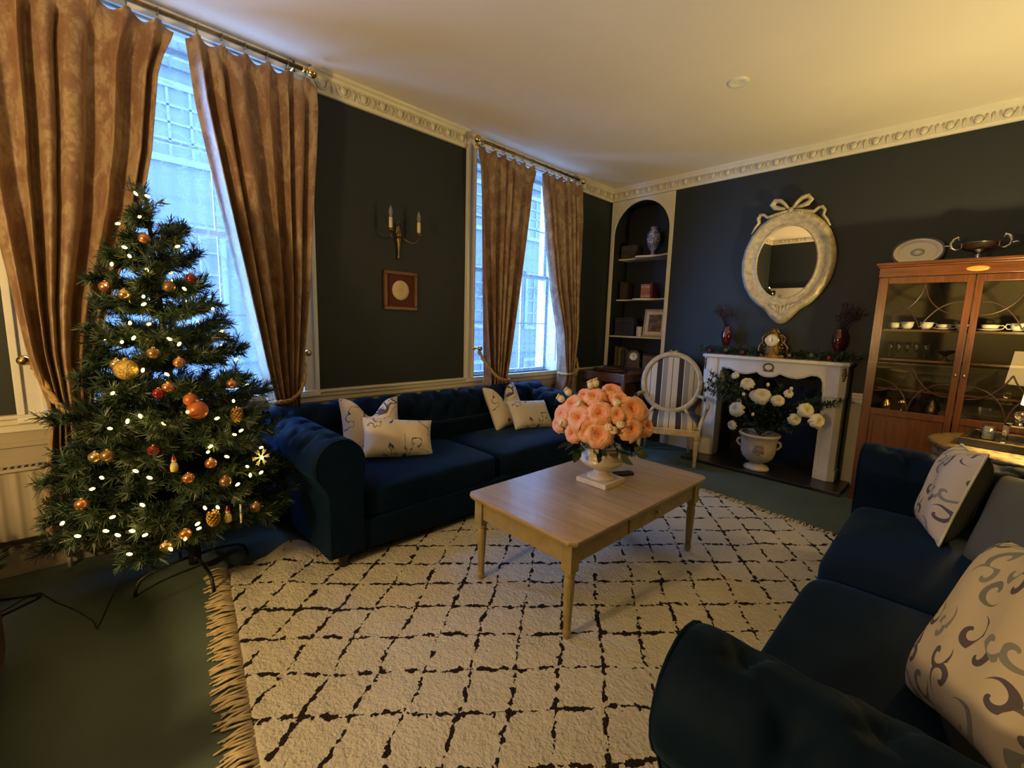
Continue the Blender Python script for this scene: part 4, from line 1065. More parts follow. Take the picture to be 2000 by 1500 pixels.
# on top of the cabinet
pl = thing('oval_platter', 'white oval platter with dark rim leaning on the wall on top of the cabinet', 'plate', (3.115, -0.10, 2.012))
pl.rotation_euler = (R(-14), 0, 0)
def plat(sgn):
    def fn(u, v):
        a = u * 2 * PI; e = 0.85
        def sp(q): return math.copysign(abs(q) ** e, q)
        return (0.165 * v * sp(math.cos(a)), -(0.004 + 0.02 * smooth((v - 0.62) / 0.3) * 0.8) - sgn, 0.122 + 0.12 * v * sp(math.sin(a)))
    return fn
t = NT('blue_rimmed_platter'); t.set(Roughness=0.25)
v = t.coord((1 / 0.165, 1, 1 / 0.12)); mp = t.n.new('ShaderNodeVectorMath'); mp.operation = 'ADD'; mp.inputs[1].default_value = (0, 0, -1.0167); t.link(v, mp.inputs[0])
sx = t.n.new('ShaderNodeSeparateXYZ'); t.link(mp.outputs[0], sx.inputs[0])
r_ = t.math('POWER', t.math('ADD', t.math('MULTIPLY', sx.outputs[0], sx.outputs[0]), t.math('MULTIPLY', sx.outputs[2], sx.outputs[2])), 0.5)
PW, PB, PG = (0.62, 0.57, 0.47), (0.05, 0.05, 0.09), (0.26, 0.25, 0.24)
t.link(t.ramp(r_, [(0.0, PW), (0.10, PG), (0.13, PW), (0.16, PG), (0.26, PG), (0.28, PW), (0.73, (0.38, 0.36, 0.33)), (0.75, PW), (0.93, PB)], 'CONSTANT'), t.b.inputs['Base Color'])
MB().grid(plat(0), 64, 16, wu=True).grid(plat(-0.006), 64, 4, wu=True).obj('dish', t.mat, pl)
cp = thing('silver_compote', 'silver two-handled footed bowl on top of the cabinet', 'bowl', (3.475, -0.24, 2.012))
MB().lathe([(0.0005, 0), (0.052, 0.0), (0.052, 0.006), (0.02, 0.016), (0.012, 0.03), (0.02, 0.04), (0.012, 0.05), (0.02, 0.062), (0.07, 0.078), (0.105, 0.105), (0.112, 0.13), (0.116, 0.132), (0.108, 0.13), (0.10, 0.106), (0.06, 0.085), (0.0005, 0.08)], 32).obj('bowl', M['silver'], cp)
for s in (-1, 1):
    MB().tube([(s * 0.10, 0, 0.10), (s * 0.13, 0, 0.09), (s * 0.155, 0, 0.11), (s * 0.16, 0, 0.145), (s * 0.145, 0, 0.175), (s * 0.125, 0, 0.185), (s * 0.12, 0, 0.165)], [0.006, 0.009, 0.010, 0.009, 0.010, 0.012, 0.007], 8).tube([(s * 0.155, 0, 0.12), (s * 0.185, 0, 0.128), (s * 0.20, 0, 0.122)], [0.007, 0.006, 0.003], 6).obj('handle', M['silver'], cp)

# ------------------------------------------------------------------ arched bookcase in the alcove
bk = thing('alcove_bookcase', 'tall arched built-in bookcase with cream face and dark interior in the corner alcove', 'bookcase', (0.455, 0, 0))
ow, iw, zc_, zb_ = 0.434, 0.388, 2.615, 0.90
outer = [(-ow, zb_), (-ow, 3.052), (ow, 3.052), (ow, zb_), (iw, zb_)]
arcp = [(iw * math.cos(R(k * 6)), zc_ + 0.40 * math.sin(R(k * 6))) for k in range(31)]
MB().prism(outer + arcp + [(-iw, zb_)], -0.012, 0.012, 'y').obj('arched_face', M['cream'], bk, 0.003)
M['niche'] = plain('blue_black_niche_paint', (0.010, 0.014, 0.020), 0.6, var=0.1)
MB().box(-ow, ow, 0.375, 0.39, 0, 3.05).box(-ow, -iw - 0.012, 0.013, 0.38, 0, 3.05).box(iw + 0.012, ow, 0.013, 0.38, 0, 3.05).box(-ow, ow, 0.013, 0.38, 3.035, 3.05).obj('carcass', M['niche'], bk)
def shelf(z, ser):
    n = 44; pts = []
    for i in range(n + 1):
        q = i / n; x = lerp(-iw - 0.010, iw + 0.010, q)
        y = 0.03
        if ser: y = 0.15 + 0.02 * math.sin(q * 9) - 0.125 * smooth((q - 0.33) / 0.09) + 0.045 * math.sin(smooth((q - 0.45) / 0.45) * PI) - 0.02 * smooth((q - 0.86) / 0.06)
        pts.append((x, y))
    pts += [(iw + 0.010, 0.374), (-iw - 0.010, 0.374)]
    MB().prism(pts, z - 0.020, z, 'z').obj('shelf', M['cream'], bk, 0.003)
shelf(2.345, True); shelf(1.805, True); shelf(1.315, False)
m = MB().box(-ow + 0.002, ow - 0.002, -0.02, 0.374, 0.0, 0.90)
cbd = m.obj('base_cupboard', M['darkwood'], bk, 0.004)
for s in (-1, 1): MB().box(s * 0.215 - 0.195, s * 0.215 + 0.195, -0.034, -0.02, 0.10, 0.85).obj('cupboard_door', M['darkwood'], cbd, 0.004)

def book(label, loc, w, h, d, col, rz=0.0, lean=0.0, group=None, band=None):
    t = thing('book', label, 'book', loc, rz, group)
    if lean: t.rotation_euler = (0, lean, rz)
    k = tuple(round(c, 3) for c in col)
    mk = 'book_%s_%s_%s' % k
    if mk not in M: M[mk] = plain('book_cloth', col, 0.6, var=0.2, scale=30)
    MB().box(-w / 2, -w / 2 + 0.003, -d / 2, d / 2, 0, h).box(w / 2 - 0.003, w / 2, -d / 2, d / 2, 0, h).box(-w / 2, w / 2, -d / 2 - 0.003, -d / 2, 0, h).obj('binding', M[mk], t)
    MB().box(-w / 2 + 0.003, w / 2 - 0.003, -d / 2, d / 2 - 0.004, 0.004, h - 0.004).obj('pages', M['paper'], t)
    if band:
        for q in (0.16, 0.80): MB().box(-w / 2 - 0.0004, w / 2 + 0.0004, -d / 2 - 0.0042, -d / 2 - 0.003, h * q, h * q + 0.006).obj('gilt_band', M['brass'], t)
    return t
x = 0.092
for i in range(7):
    w = 0.026 + 0.004 * (i % 3); book('%s dark bound book from the left on the top bookcase shelf beside the vase' % ORD[i], (x + w / 2, 0.22, 2.345), w, 0.165 + 0.006 * (i % 2), 0.13, (0.045, 0.04, 0.035), group='dark books on the top bookcase shelf', band=True); x += w + 0.0015
x = 0.455
for i in range(6):
    w = 0.021; book('%s orange-bound book from the left on the second bookcase shelf' % ORD[i], (x + w / 2, 0.16, 1.805), w, 0.185, 0.12, (0.36, 0.115, 0.035), group='orange books on the second bookcase shelf', band=True); x += w + 0.001
book('dark red book at the right end of the orange books', (x + 0.015, 0.17, 1.805), 0.026, 0.20, 0.13, (0.12, 0.02, 0.015))
x = 0.10
for i in range(3):
    w = 0.033; book('%s tall brown book in the dark left end of the second bookcase shelf' % ORD[i], (x + w / 2, 0.24, 1.805), w, 0.24 - 0.01 * i, 0.15, (0.045, 0.028, 0.02), group='brown books on the second bookcase shelf'); x += w + 0.001
book('olive book standing at the right end of the second bookcase shelf', (0.80, 0.2, 1.805), 0.05, 0.26, 0.16, (0.07, 0.065, 0.03))
x = 0.098
for i in range(9):
    w = 0.031; book('%s navy volume from the left on the third bookcase shelf' % ORD[i], (x + w / 2, 0.17, 1.315), w, 0.245 - (0.02 if i == 8 else 0), 0.15, (0.022, 0.022, 0.045), group='navy set on the third bookcase shelf', band=True); x += w + 0.001
for i, (w, h, c) in enumerate(((0.05, 0.265, (0.10, 0.07, 0.03)), (0.035, 0.25, (0.16, 0.13, 0.07)), (0.03, 0.22, (0.04, 0.05, 0.05)), (0.045, 0.235, (0.05, 0.06, 0.07)), (0.03, 0.20, (0.06, 0.03, 0.03)))):
    book(['broad ochre book', 'pale tan book', 'thin slate book', 'thick blue-grey book', 'short maroon book'][i] + ' standing at the left of the lowest bookcase level', (0.13 + i * 0.055, 0.20, 0.90), w, h, 0.16, c)
# vase
vs = thing('blue_and_white_vase', 'tall blue and white lidded vase on the top bookcase shelf under the arch', 'vase', (0.545, 0.17, 2.345))
t = NT('blue_white_glaze'); t.set(Roughness=0.18)
v = t.coord(); n = t.noise(v, 26, 3, 0.6, 1.2)
t.link(t.ramp(n.outputs['Fac'], [(0.42, (0.07, 0.09, 0.24)), (0.50, (0.22, 0.24, 0.40)), (0.58, (0.50, 0.50, 0.54))]), t.b.inputs['Base Color'])
MB().lathe([(0.0005, 0), (0.045, 0), (0.045, 0.012), (0.026, 0.03), (0.022, 0.055), (0.030, 0.075), (0.060, 0.115), (0.082, 0.175), (0.088, 0.225), (0.080, 0.275), (0.058, 0.315), (0.042, 0.33), (0.044, 0.34)], 28).obj('body', t.mat, vs)
MB().lathe([(0.046, 0.338), (0.050, 0.345), (0.044, 0.362), (0.02, 0.372), (0.0005, 0.374)], 24).obj('lid', t.mat, vs)
pf = thing('framed_photograph', 'framed brown photograph with a pale mount on the third bookcase shelf', 'picture', (0.655, 0.14, 1.315), R(6), rot=(R(-8), 0, R(6)))
m = MB(); 
for a in ((-0.15, 0.15, 0, 0.025), (-0.15, 0.15, 0.335, 0.36), (-0.15, -0.125, 0.025, 0.335), (0.125, 0.15, 0.025, 0.335)): m.box(a[0], a[1], -0.012, 0.012, a[2], a[3])
m.obj('frame', plain('pale_gold_frame', (0.46, 0.33, 0.17), 0.45, 0.2), pf, 0.003)
MB().box(-0.126, 0.126, -0.004, 0.008, 0.024, 0.336).obj('mount', M['paper'], pf)
t = NT('faded_photograph'); t.set(Roughness=0.4); v = t.coord(); n = t.noise(v, 13, 4)
t.link(t.ramp(n.outputs['Fac'], [(0.35, (0.05, 0.03, 0.015)), (0.55, (0.16, 0.10, 0.05)), (0.72, (0.38, 0.30, 0.19))]), t.b.inputs['Base Color'])
MB().box(-0.085, 0.085, -0.0055, -0.004, 0.07, 0.29).obj('print', t.mat, pf)
cj = thing('candle_jar', 'small pale patterned jar between the navy books and the framed photograph', 'jar', (0.452, 0.13, 1.315))
MB().lathe([(0.0005, 0), (0.036, 0), (0.038, 0.006), (0.038, 0.128), (0.034, 0.13), (0.033, 0.12), (0.0005, 0.118)], 20).obj('jar', plain('pale_printed_jar', (0.50, 0.46, 0.46), 0.5, var=0.25, scale=35), cj)
ck = thing('table_clock', 'dark round-topped wooden clock with white dial in the lowest bookcase level', 'clock', (0.42, 0.10, 0.90), R(14))
MB().box(-0.10, 0.10, -0.045, 0.045, 0, 0.025).prism([(0.085, 0.025)] + [(0.085 * math.cos(R(k * 12)), 0.15 + 0.085 * math.sin(R(k * 12))) for k in range(16)] + [(-0.085, 0.025)], -0.035, 0.035, 'y').obj('case', M['darkwood'], ck, 0.003)
dlr = MB().lathe([(0.0005, 0.0), (0.047, 0.0), (0.053, 0.003)], 28, (0, -0.0365, 0.15), M=Matrix.Rotation(PI / 2, 3, 'X')).obj('dial', M['porcelain'], ck)
MB().obox((0, -0.040, 0.165), 0.004, 0.002, 0.032).obox((0.008, -0.040, 0.142), 0.003, 0.002, 0.022, Matrix.Rotation(R(40), 3, 'Y')).obj('hands', M['black'], dlr)
MB().tube([(0.053 * math.cos(k * PI / 14), -0.036, 0.15 + 0.053 * math.sin(k * PI / 14)) for k in range(28)], 0.004, 6, closed=True).obj('bezel', M['brass'], ck)
bx = thing('lidded_box', 'small painted box on the lowest bookcase level behind the armchair top', 'box', (0.66, 0.15, 0.90), R(-8))
MB().box(-0.11, 0.11, -0.06, 0.06, 0, 0.17).obj('body', plain('painted_tin', (0.20, 0.14, 0.10), 0.5, var=0.5, scale=12), bx, 0.004)
MB().box(-0.115, 0.115, -0.065, 0.065, 0.17, 0.20).obj('lid', M['darkwood'], bx, 0.004)

# ------------------------------------------------------------------ side table in the corner with its tray
st = thing('side_table', 'small red-brown wooden side table standing in front of the bookcase corner', 'table', (0.39, -0.36, 0))
RW_ = M['redwood']
MB().box(-0.33, 0.33, -0.25, 0.25, 0.855, 0.875).obj('table_top', RW_, st, 0.005)
MB().box(-0.31, 0.31, -0.235, 0.235, 0.765, 0.855).obj('apron', RW_, st, 0.004)
MB().box(-0.30, 0.30, -0.225, 0.225, 0.20, 0.22).obj('lower_shelf', RW_, st, 0.004)
for sx in (-1, 1):
    for sy in (-1, 1):
        MB().prism([(sx * 0.312 - 0.02, sy * 0.232 - 0.02), (sx * 0.312 + 0.02, sy * 0.232 - 0.02), (sx * 0.312 + 0.02, sy * 0.232 + 0.02), (sx * 0.312 - 0.02, sy * 0.232 + 0.02)], 0, 0.855, 'z').obj('leg', RW_, st, 0.003)
tr = thing('serving_tray', 'dark oval tray on the corner side table by the curtain', 'tray', (0.36, -0.36, 0.875))
def trf(u, v):
    a = u * 2 * PI; r = min(1, v / 0.85); z = 0.004 + 0.022 * smooth((v - 0.82) / 0.18)
    return (0.22 * r * math.cos(a) * (1 + 0.06 * (v > 0.84)), 0.15 * r * math.sin(a) * (1 + 0.06 * (v > 0.84)), z)
MB().grid(trf, 40, 14, wu=True).obj('tray_dish', M['darkwood'], tr).modifiers.new('t', 'SOLIDIFY').thickness = 0.004
bottle('ink_bottle', 'short dark glass bottle on the oval tray', 'bottle', (0.30, -0.40, 0.881), [(0.0005, 0), (0.022, 0), (0.024, 0.02), (0.012, 0.034), (0.012, 0.045), (0.0005, 0.045)], M['black'])
bottle('silver_dish', 'small shallow silver dish on the oval tray', 'dish', (0.43, -0.38, 0.881), [(0.0005, 0), (0.02, 0), (0.045, 0.014), (0.048, 0.016), (0.03, 0.008), (0.0005, 0.005)], M['silver'])
wf = thing('small_photo_frame', 'small pale photo frame on the lower shelf of the corner side table', 'picture', (0.42, -0.30, 0.22), R(10))
MB().box(-0.09, 0.09, -0.008, 0.008, 0, 0.24).obj('frame', M['paper'], wf, 0.003)
MB().box(-0.065, 0.065, -0.010, -0.008, 0.03, 0.21).obj('print', M['black'], wf)

# ------------------------------------------------------------------ round table behind the foreground sofa, with tray, decanter and lamp
rt = thing('round_table', 'round table with gold patterned inlaid top behind the foreground sofa', 'table', (3.88, -1.11, 0))
t = NT('gold_marquetry'); t.set(Roughness=0.35)
v = t.coord(); vo = t.node('ShaderNodeTexVoronoi', Scale=26.0); t.link(v, vo.inputs['Vector'])
t.link(t.ramp(vo.outputs['Distance'], [(0.2, (0.03, 0.014, 0.005)), (0.32, (0.11, 0.07, 0.026)), (0.6, (0.15, 0.105, 0.045))]), t.b.inputs['Base Color']); M['marquetry'] = t.mat
MB().lathe([(0.0005, 0.735), (0.44, 0.735), (0.485, 0.742), (0.50, 0.752), (0.492, 0.768), (0.47, 0.77), (0.0005, 0.77)], 64).obj('table_top', M['marquetry'], rt)
MB().lathe([(0.47, 0.68), (0.475, 0.735), (0.455, 0.735), (0.455, 0.68), (0.47, 0.68)], 64).obj('apron', M['marquetry'], rt)
MB().lathe([(0.0005, 0.735), (0.10, 0.735), (0.05, 0.68), (0.04, 0.6), (0.065, 0.45), (0.075, 0.35), (0.05, 0.28), (0.06, 0.22), (0.0005, 0.20)], 24).obj('pedestal', M['mahogany'], rt)
for k in range(3):
    a = k * 2 * PI / 3 + 0.4; c, s = math.cos(a), math.sin(a)
    MB().tube([(0.03 * c, 0.03 * s, 0.26), (0.15 * c, 0.15 * s, 0.24), (0.27 * c, 0.27 * s, 0.12), (0.34 * c, 0.34 * s, 0.035), (0.38 * c, 0.38 * s, 0.022)], [0.035, 0.032, 0.026, 0.02, 0.022], 10).obj('leg', M['mahogany'], rt)
ty = thing('black_tray', 'black lacquered tray with brass rim on the round table by the cabinet', 'tray', (3.72, -1.06, 0.77), R(-8))
MB().box(-0.15, 0.15, -0.22, 0.22, 0.0, 0.010).obj('tray_base', M['black'], ty)
m = MB()
for a in ((-0.16, 0.16, -0.23, -0.215), (-0.16, 0.16, 0.215, 0.23), (-0.16, -0.145, -0.215, 0.215), (0.145, 0.16, -0.215, 0.215)): m.box(a[0], a[1], a[2], a[3], 0.0, 0.045)
rim = m.obj('tray_wall', M['black'], ty, 0.003)
m = MB()
for a in ((-0.161, 0.161, -0.231, -0.214), (-0.161, 0.161, 0.214, 0.231), (-0.161, -0.144, -0.214, 0.214), (0.144, 0.161, -0.214, 0.214)): m.box(a[0], a[1], a[2], a[3], 0.045, 0.050)
m.obj('brass_rim', M['brass'], rim)
dc = thing('square_decanter', 'square clear glass decanter standing on the black tray', 'decanter', (3.775, -1.09, 0.78), R(12))
MB().box(-0.052, 0.052, -0.052, 0.052, 0.0, 0.135).obj('body', M['crystal'], dc, 0.010)
MB().lathe([(0.03, 0.135), (0.018, 0.145), (0.018, 0.165), (0.024, 0.17), (0.0005, 0.17)], 16).obj('neck', M['crystal'], dc)
MB().ell((0, 0, 0.195), 0.026, 0.026, 0.026, 14, 10).obj('stopper', M['crystal'], dc)
bottle('glass_tumbler', 'small glass tumbler on the black tray left of the decanter', 'glass', (3.66, -0.98, 0.78), [(0.0005, 0), (0.034, 0), (0.038, 0.085), (0.035, 0.085), (0.031, 0.008), (0.0005, 0.008)], M['cut_glass'])

def shade_mat(name, through, glow):
    """lit linen lampshade: part of the light comes straight through the weave, the rest glows from its surface"""
    t = NT(name); t.set(Base__Color=(0.70, 0.58, 0.38), Roughness=0.8)
    t.b.inputs['Emission Color'].default_value = (1.0, 0.62, 0.20, 1); t.b.inputs['Emission Strength'].default_value = glow
    tr = t.node('ShaderNodeBsdfTransparent', Color=(1.0, 0.93, 0.80, 1)); ms = t.n.new('ShaderNodeMixShader'); ms.inputs['Fac'].default_value = 1 - through
    t.link(tr.outputs[0], ms.inputs[1]); t.link(t.b.outputs[0], ms.inputs[2]); t.link(ms.outputs[0], t.out.inputs['Surface'])
    return t.mat
M['lit_shade'] = shade_mat('lit_cream_lampshade', 0.09, 6.0)
M['far_shade'] = shade_mat('lit_linen_lampshade', 0.55, 6.0)
M['lamp_base'] = plain('cream_ceramic_lamp', (0.55, 0.47, 0.34), 0.25)
M['lit_bulb'] = plain('lit_bulb', (0.9, 0.8, 0.6), 0.5, emit=((1.0, 0.72, 0.38), 30.0))
def table_lamp(label, loc, watt, k, zs, hs, r0, r1, zb, shade):
    l = thing('table_lamp', label, 'lamp', loc)
    h = zs + 0.09
    MB().lathe([(0.0005, 0), (0.07, 0), (0.07, 0.012), (0.03, 0.025), (0.05, 0.07), (0.062, 0.12), (0.05, 0.18), (0.02, 0.22), (0.014, 0.24), (0.014, h), (0.0005, h)], 24).obj('base', M['lamp_base'], l)
    MB().grid(lambda u, v: (lerp(r0, r1, v) * math.cos(u * 2 * PI), lerp(r0, r1, v) * math.sin(u * 2 * PI), lerp(zs, zs + hs, v)), 40, 6, wu=True).obj('lamp_shade', M[shade], l)
    MB().ell((0, 0, h + 0.025), 0.022, 0.022, 0.03, 14, 10).obj('bulb', M['lit_bulb'], l)
    d = bpy.data.lights.new('lamp_light', 'POINT'); d.energy = watt; d.color = LAMP_COL[k]; d.shadow_soft_size = 0.05 if k == 0 else 0.12
    o = bpy.data.objects.new('lamp_light', d); COL.objects.link(o); o.parent = l; o.location = (0, 0, zb)
table_lamp('lit cream-shaded table lamp on the round table, mirrored in the cabinet glass', LAMP_POS[0], LAMP_W[0], 0, 0.29, 0.27, 0.165, 0.14, 0.535, 'lit_shade')
table_lamp('lit linen-shaded table lamp on the narrow console table', LAMP_POS[1], LAMP_W[1], 1, 0.42, 0.36, 0.23, 0.17, 0.70, 'far_shade')
ck_ = thing('console_table', 'narrow dark console table carrying the linen-shaded lamp', 'table', (LAMP_POS[1][0], -6.67, 0))
MB().box(-0.55, 0.55, -0.19, 0.19, 0.775, 0.80).obj('table_top', M['darkwood'], ck_, 0.004)
MB().box(-0.52, 0.52, -0.165, 0.165, 0.68, 0.775).obj('apron', M['darkwood'], ck_, 0.004)
for sx in (-1, 1):
    for sy in (-1, 1): MB().lathe([(0.0005, 0), (0.014, 0), (0.022, 0.66), (0.026, 0.68), (0.0005, 0.69)], 14, (sx * 0.49, sy * 0.14, 0)).obj('leg', M['darkwood'], ck_)
# ------------------------------------------------------------------ radiator, leather stool, plant
rd = thing('radiator', 'white panel radiator with top grille on the window wall at the left edge', 'radiator', (0.055, -5.72, 0.0))
def radf(u, v):
    y = lerp(-0.48, 0.48, u); return (0.062 + 0.008 * (0.5 + 0.5 * math.cos(u * 2 * PI * 16)) ** 2, y, lerp(0.24, 0.60, v))
MB().grid(radf, 260, 2).box(0.0, 0.060, -0.485, 0.485, 0.235, 0.605).obj('panel', M['dado'], rd)
g = MB().box(-0.005, 0.075, -0.49, 0.49, 0.605, 0.622)
g.obj('top_grille', M['dado'], rd, 0.003)
g2 = MB()
for k in range(38): g2.box(0.012, 0.058, -0.475 + k * 0.025, -0.475 + k * 0.025 + 0.013, 0.6215, 0.6232)
g2.obj('grille_slots', M['soot'], rd)
MB().tube([(0.03, 0.40, 0.24), (0.03, 0.40, 0.0)], 0.011, 10).tube([(0.03, -0.40, 0.24), (0.03, -0.40, 0.0)], 0.011, 10).obj('pipe', M['white'], rd)
la = thing('leather_armchair', 'oxblood leather armchair at the left edge, only its front corner in view', 'chair', (1.42, -5.905, 0), R(180))
M['leather'] = plain('oxblood_leather', (0.055, 0.016, 0.010), 0.35, var=0.25, scale=8, bump=0.1, bscale=120)
m = MB(); superbox(m, (0, 0, 0.235), 0.54, 0.43, 0.155, 0.22, 48, 22); m.obj('base', M['leather'], la)
m = MB(); superbox(m, (0, -0.04, 0.43), 0.39, 0.37, 0.07, 0.3, 40, 18, crown=0.02); m.obj('seat_cushion', M['leather'], la)
m = MB(); superbox(m, (0, 0.33, 0.62), 0.54, 0.11, 0.36, 0.3, 40, 18); m.obj('backrest', M['leather'], la)
for sx in (-1, 1):
    m = MB(); superbox(m, (sx * 0.455, 0.02, 0.45), 0.08, 0.38, 0.19, 0.35, 32, 18); m.obj('arm', M['leather'], la)
    for sy in (-1, 1): MB().lathe([(0.0005, 0), (0.018, 0), (0.026, 0.09), (0.0005, 0.09)], 12, (sx * 0.44, sy * 0.33, 0)).obj('foot', M['black'], la)
pp = thing('potted_holly', 'dark leafy potted plant at the left edge below the radiator', 'plant', (0.34, -5.66, 0))
MB().lathe([(0.0005, 0), (0.07, 0), (0.095, 0.15), (0.10, 0.155), (0.10, 0.17), (0.09, 0.17), (0.085, 0.14), (0.0005, 0.14)], 20).obj('pot', M['stone_rough'], pp)
m = MB(); rnd = random.Random(2)
for k in range(70):
    a = rnd.uniform(0, 2 * PI); el = rnd.uniform(0.2, 1.4); L = rnd.uniform(0.08, 0.20)
    d = Vector((math.cos(a) * math.cos(el), math.sin(a) * math.cos(el), math.sin(el)))
    m.ell(Vector((0, 0, 0.18)) + d * L, 0.015, 0.005, 0.03, 6, 4, M=align(d))
m.obj('foliage', M['leaf'], pp)
# ================================================================== CHRISTMAS TREE
TX, TY = 0.635, -4.815
tree = thing('christmas_tree', 'tall dark green artificial Christmas tree on a metal stand before the first window', 'christmas tree', (TX, TY, 0))
def t_axis(z): q = z / 2.08; return Vector((-0.08 * q, -0.08 * q, z))
def t_rad(z): return float(np.interp(z, [0.1, 0.3, 0.55, 1.05, 1.68, 1.9, 2.08], [0.44, 0.50, 0.50, 0.385, 0.20, 0.115, 0.02]))
def needles(mb, p0, p1, rnd, n, L=0.042, mat=0):
    d = (p1 - p0); T = d.normalized(); q = align(T)
    for i in range(n):
        f = (i + rnd.random()) / n; a = rnd.uniform(0, 2 * PI)
        o = q @ Vector((math.cos(a), math.sin(a), 0.75)); o.normalize()
        l = L * rnd.uniform(0.7, 1.15); b = p0 + d * f; s = o.cross(T); s.normalize(); s *= 0.0024
        e = b + o * l
        k = len(mb.v); mb.v += [tuple(b - s), tuple(b + s), tuple(e + s * 0.5), tuple(e - s * 0.5)]
        mb.f.append((k, k + 1, k + 2, k + 3)); mb.m.append(1 if rnd.random() < 0.16 else mat); mb.s.append(False)
M['needle'] = plain('dark_pvc_needle', (0.016, 0.040, 0.018), 0.5, var=0.3, scale=6)
M['needle_pale'] = plain('grey_green_needle', (0.075, 0.105, 0.065), 0.55, var=0.3, scale=6)
M['wire'] = plain('brown_branch_wire', (0.025, 0.016, 0.010), 0.6)
def branch_mesh(L, seed, ntw):
    rnd = random.Random(seed); mb = MB()
    main = [Vector((0, 0, 0)), Vector((L * 0.35, 0, 0.015)), Vector((L * 0.7, 0, 0.0)), Vector((L, 0, 0.02))]
    for i in range(3):
        mb.tube([main[i], main[i + 1]], 0.003, 4, mat=2)
        needles(mb, main[i], main[i + 1], rnd, int(190 * L / 0.6) + 16)
    for k in range(ntw):
        f = 0.25 + 0.72 * (k + rnd.random() * 0.6) / ntw
        x = L * f; b = Vector((x, 0, 0.01)); s = 1 if k % 2 else -1
        l = L * 0.50 * (1.12 - f * 0.75) * rnd.uniform(0.75, 1.15); a = R(rnd.uniform(30, 58)) * s
        e = b + Vector((l * math.cos(a), l * math.sin(a), rnd.uniform(-0.03, 0.055)))
        needles(mb, b, e, rnd, int(30 + 270 * l))
        mb.tube([b, e], 0.002, 3, mat=2)
    return mb.mesh('branch', [M['needle'], M['needle_pale'], M['wire']])
rnd = random.Random(21)
TL = [(0.42, 11), (0.47, 10), (0.52, 9), (0.64, 9), (0.77, 8), (0.90, 8), (1.03, 7), (1.16, 7), (1.29, 7), (1.42, 6), (1.54, 5), (1.65, 5), (1.76, 4), (1.86, 3)]   # 99 branches
cache = {}
for li, (z, n) in enumerate(TL):
    for k in range(n):
        a = 2 * PI * (k + (li * 0.37) % 1) / n + rnd.uniform(-0.12, 0.12)
        zz = z + rnd.uniform(-0.03, 0.03); L = t_rad(zz) * rnd.uniform(0.86, 1.06)
        d = Vector((math.cos(a), math.sin(a), 0)); b = t_axis(zz)
        room = (TX + b.x - 0.26) / max(1e-3, -d.x) if d.x < -0.05 else 9          # keep clear of the curtains
        L = min(L, max(0.10, room))
        key = (round(L / 0.05), k % 2)
        if key not in cache: cache[key] = branch_mesh(max(0.1, key[0] * 0.05), 100 + key[0] * 2 + key[1], 20 if L > 0.3 else 12)
        o = bpy.data.objects.new('branch', cache[key]); COL.objects.link(o); o.parent = tree
        o.location = b
        pitch = lerp(0.04, -0.28, smooth((zz - 0.27) / 1.6)) + rnd.uniform(-0.10, 0.10)      # droop below, lift above
        if li == 0: pitch += 0.02
        o.rotation_euler = (Matrix.Rotation(a, 3, 'Z') @ Matrix.Rotation(pitch, 3, 'Y') @ Matrix.Rotation(rnd.uniform(-0.5, 0.5), 3, 'X')).to_euler()
tp = MB(); rn = random.Random(9)
needles(tp, t_axis(1.86), t_axis(2.07), rn, 150, 0.045)
for k in range(6):
    a = k * 1.05; b = t_axis(1.93 + 0.02 * k); needles(tp, b, b + Vector((0.07 * math.cos(a), 0.07 * math.sin(a), 0.045)), rn, 28, 0.035)
tp.obj('leader', [M['needle'], M['needle_pale'], M['wire']], tree)
MB().tube([t_axis(0.12), t_axis(0.8), t_axis(1.5), t_axis(2.0)], [0.020, 0.017, 0.013, 0.008], 10).obj('trunk', M['black_metal'], tree)
sd = MB().lathe([(0.024, 0.07), (0.030, 0.07), (0.030, 0.34), (0.024, 0.34), (0.022, 0.07)], 16).tube([(0.028, 0, 0.12), (0.055, 0, 0.12)], 0.006, 6).ell((0.06, 0, 0.12), 0.008, 0.014, 0.014, 8, 6).obj('stand', M['black_metal'], tree)
for k in range(4):
    a = k * PI / 2 + R(8); c, s = math.cos(a), math.sin(a)
    MB().tube([(0.02 * c, 0.02 * s, 0.115), (0.10 * c, 0.10 * s, 0.112), (0.21 * c, 0.21 * s, 0.095), (0.245 * c, 0.245 * s, 0.075), (0.262 * c, 0.262 * s, 0.035), (0.268 * c, 0.268 * s, 0.0)], 0.0085, 8).obj('stand_leg', M['black_metal'], sd)

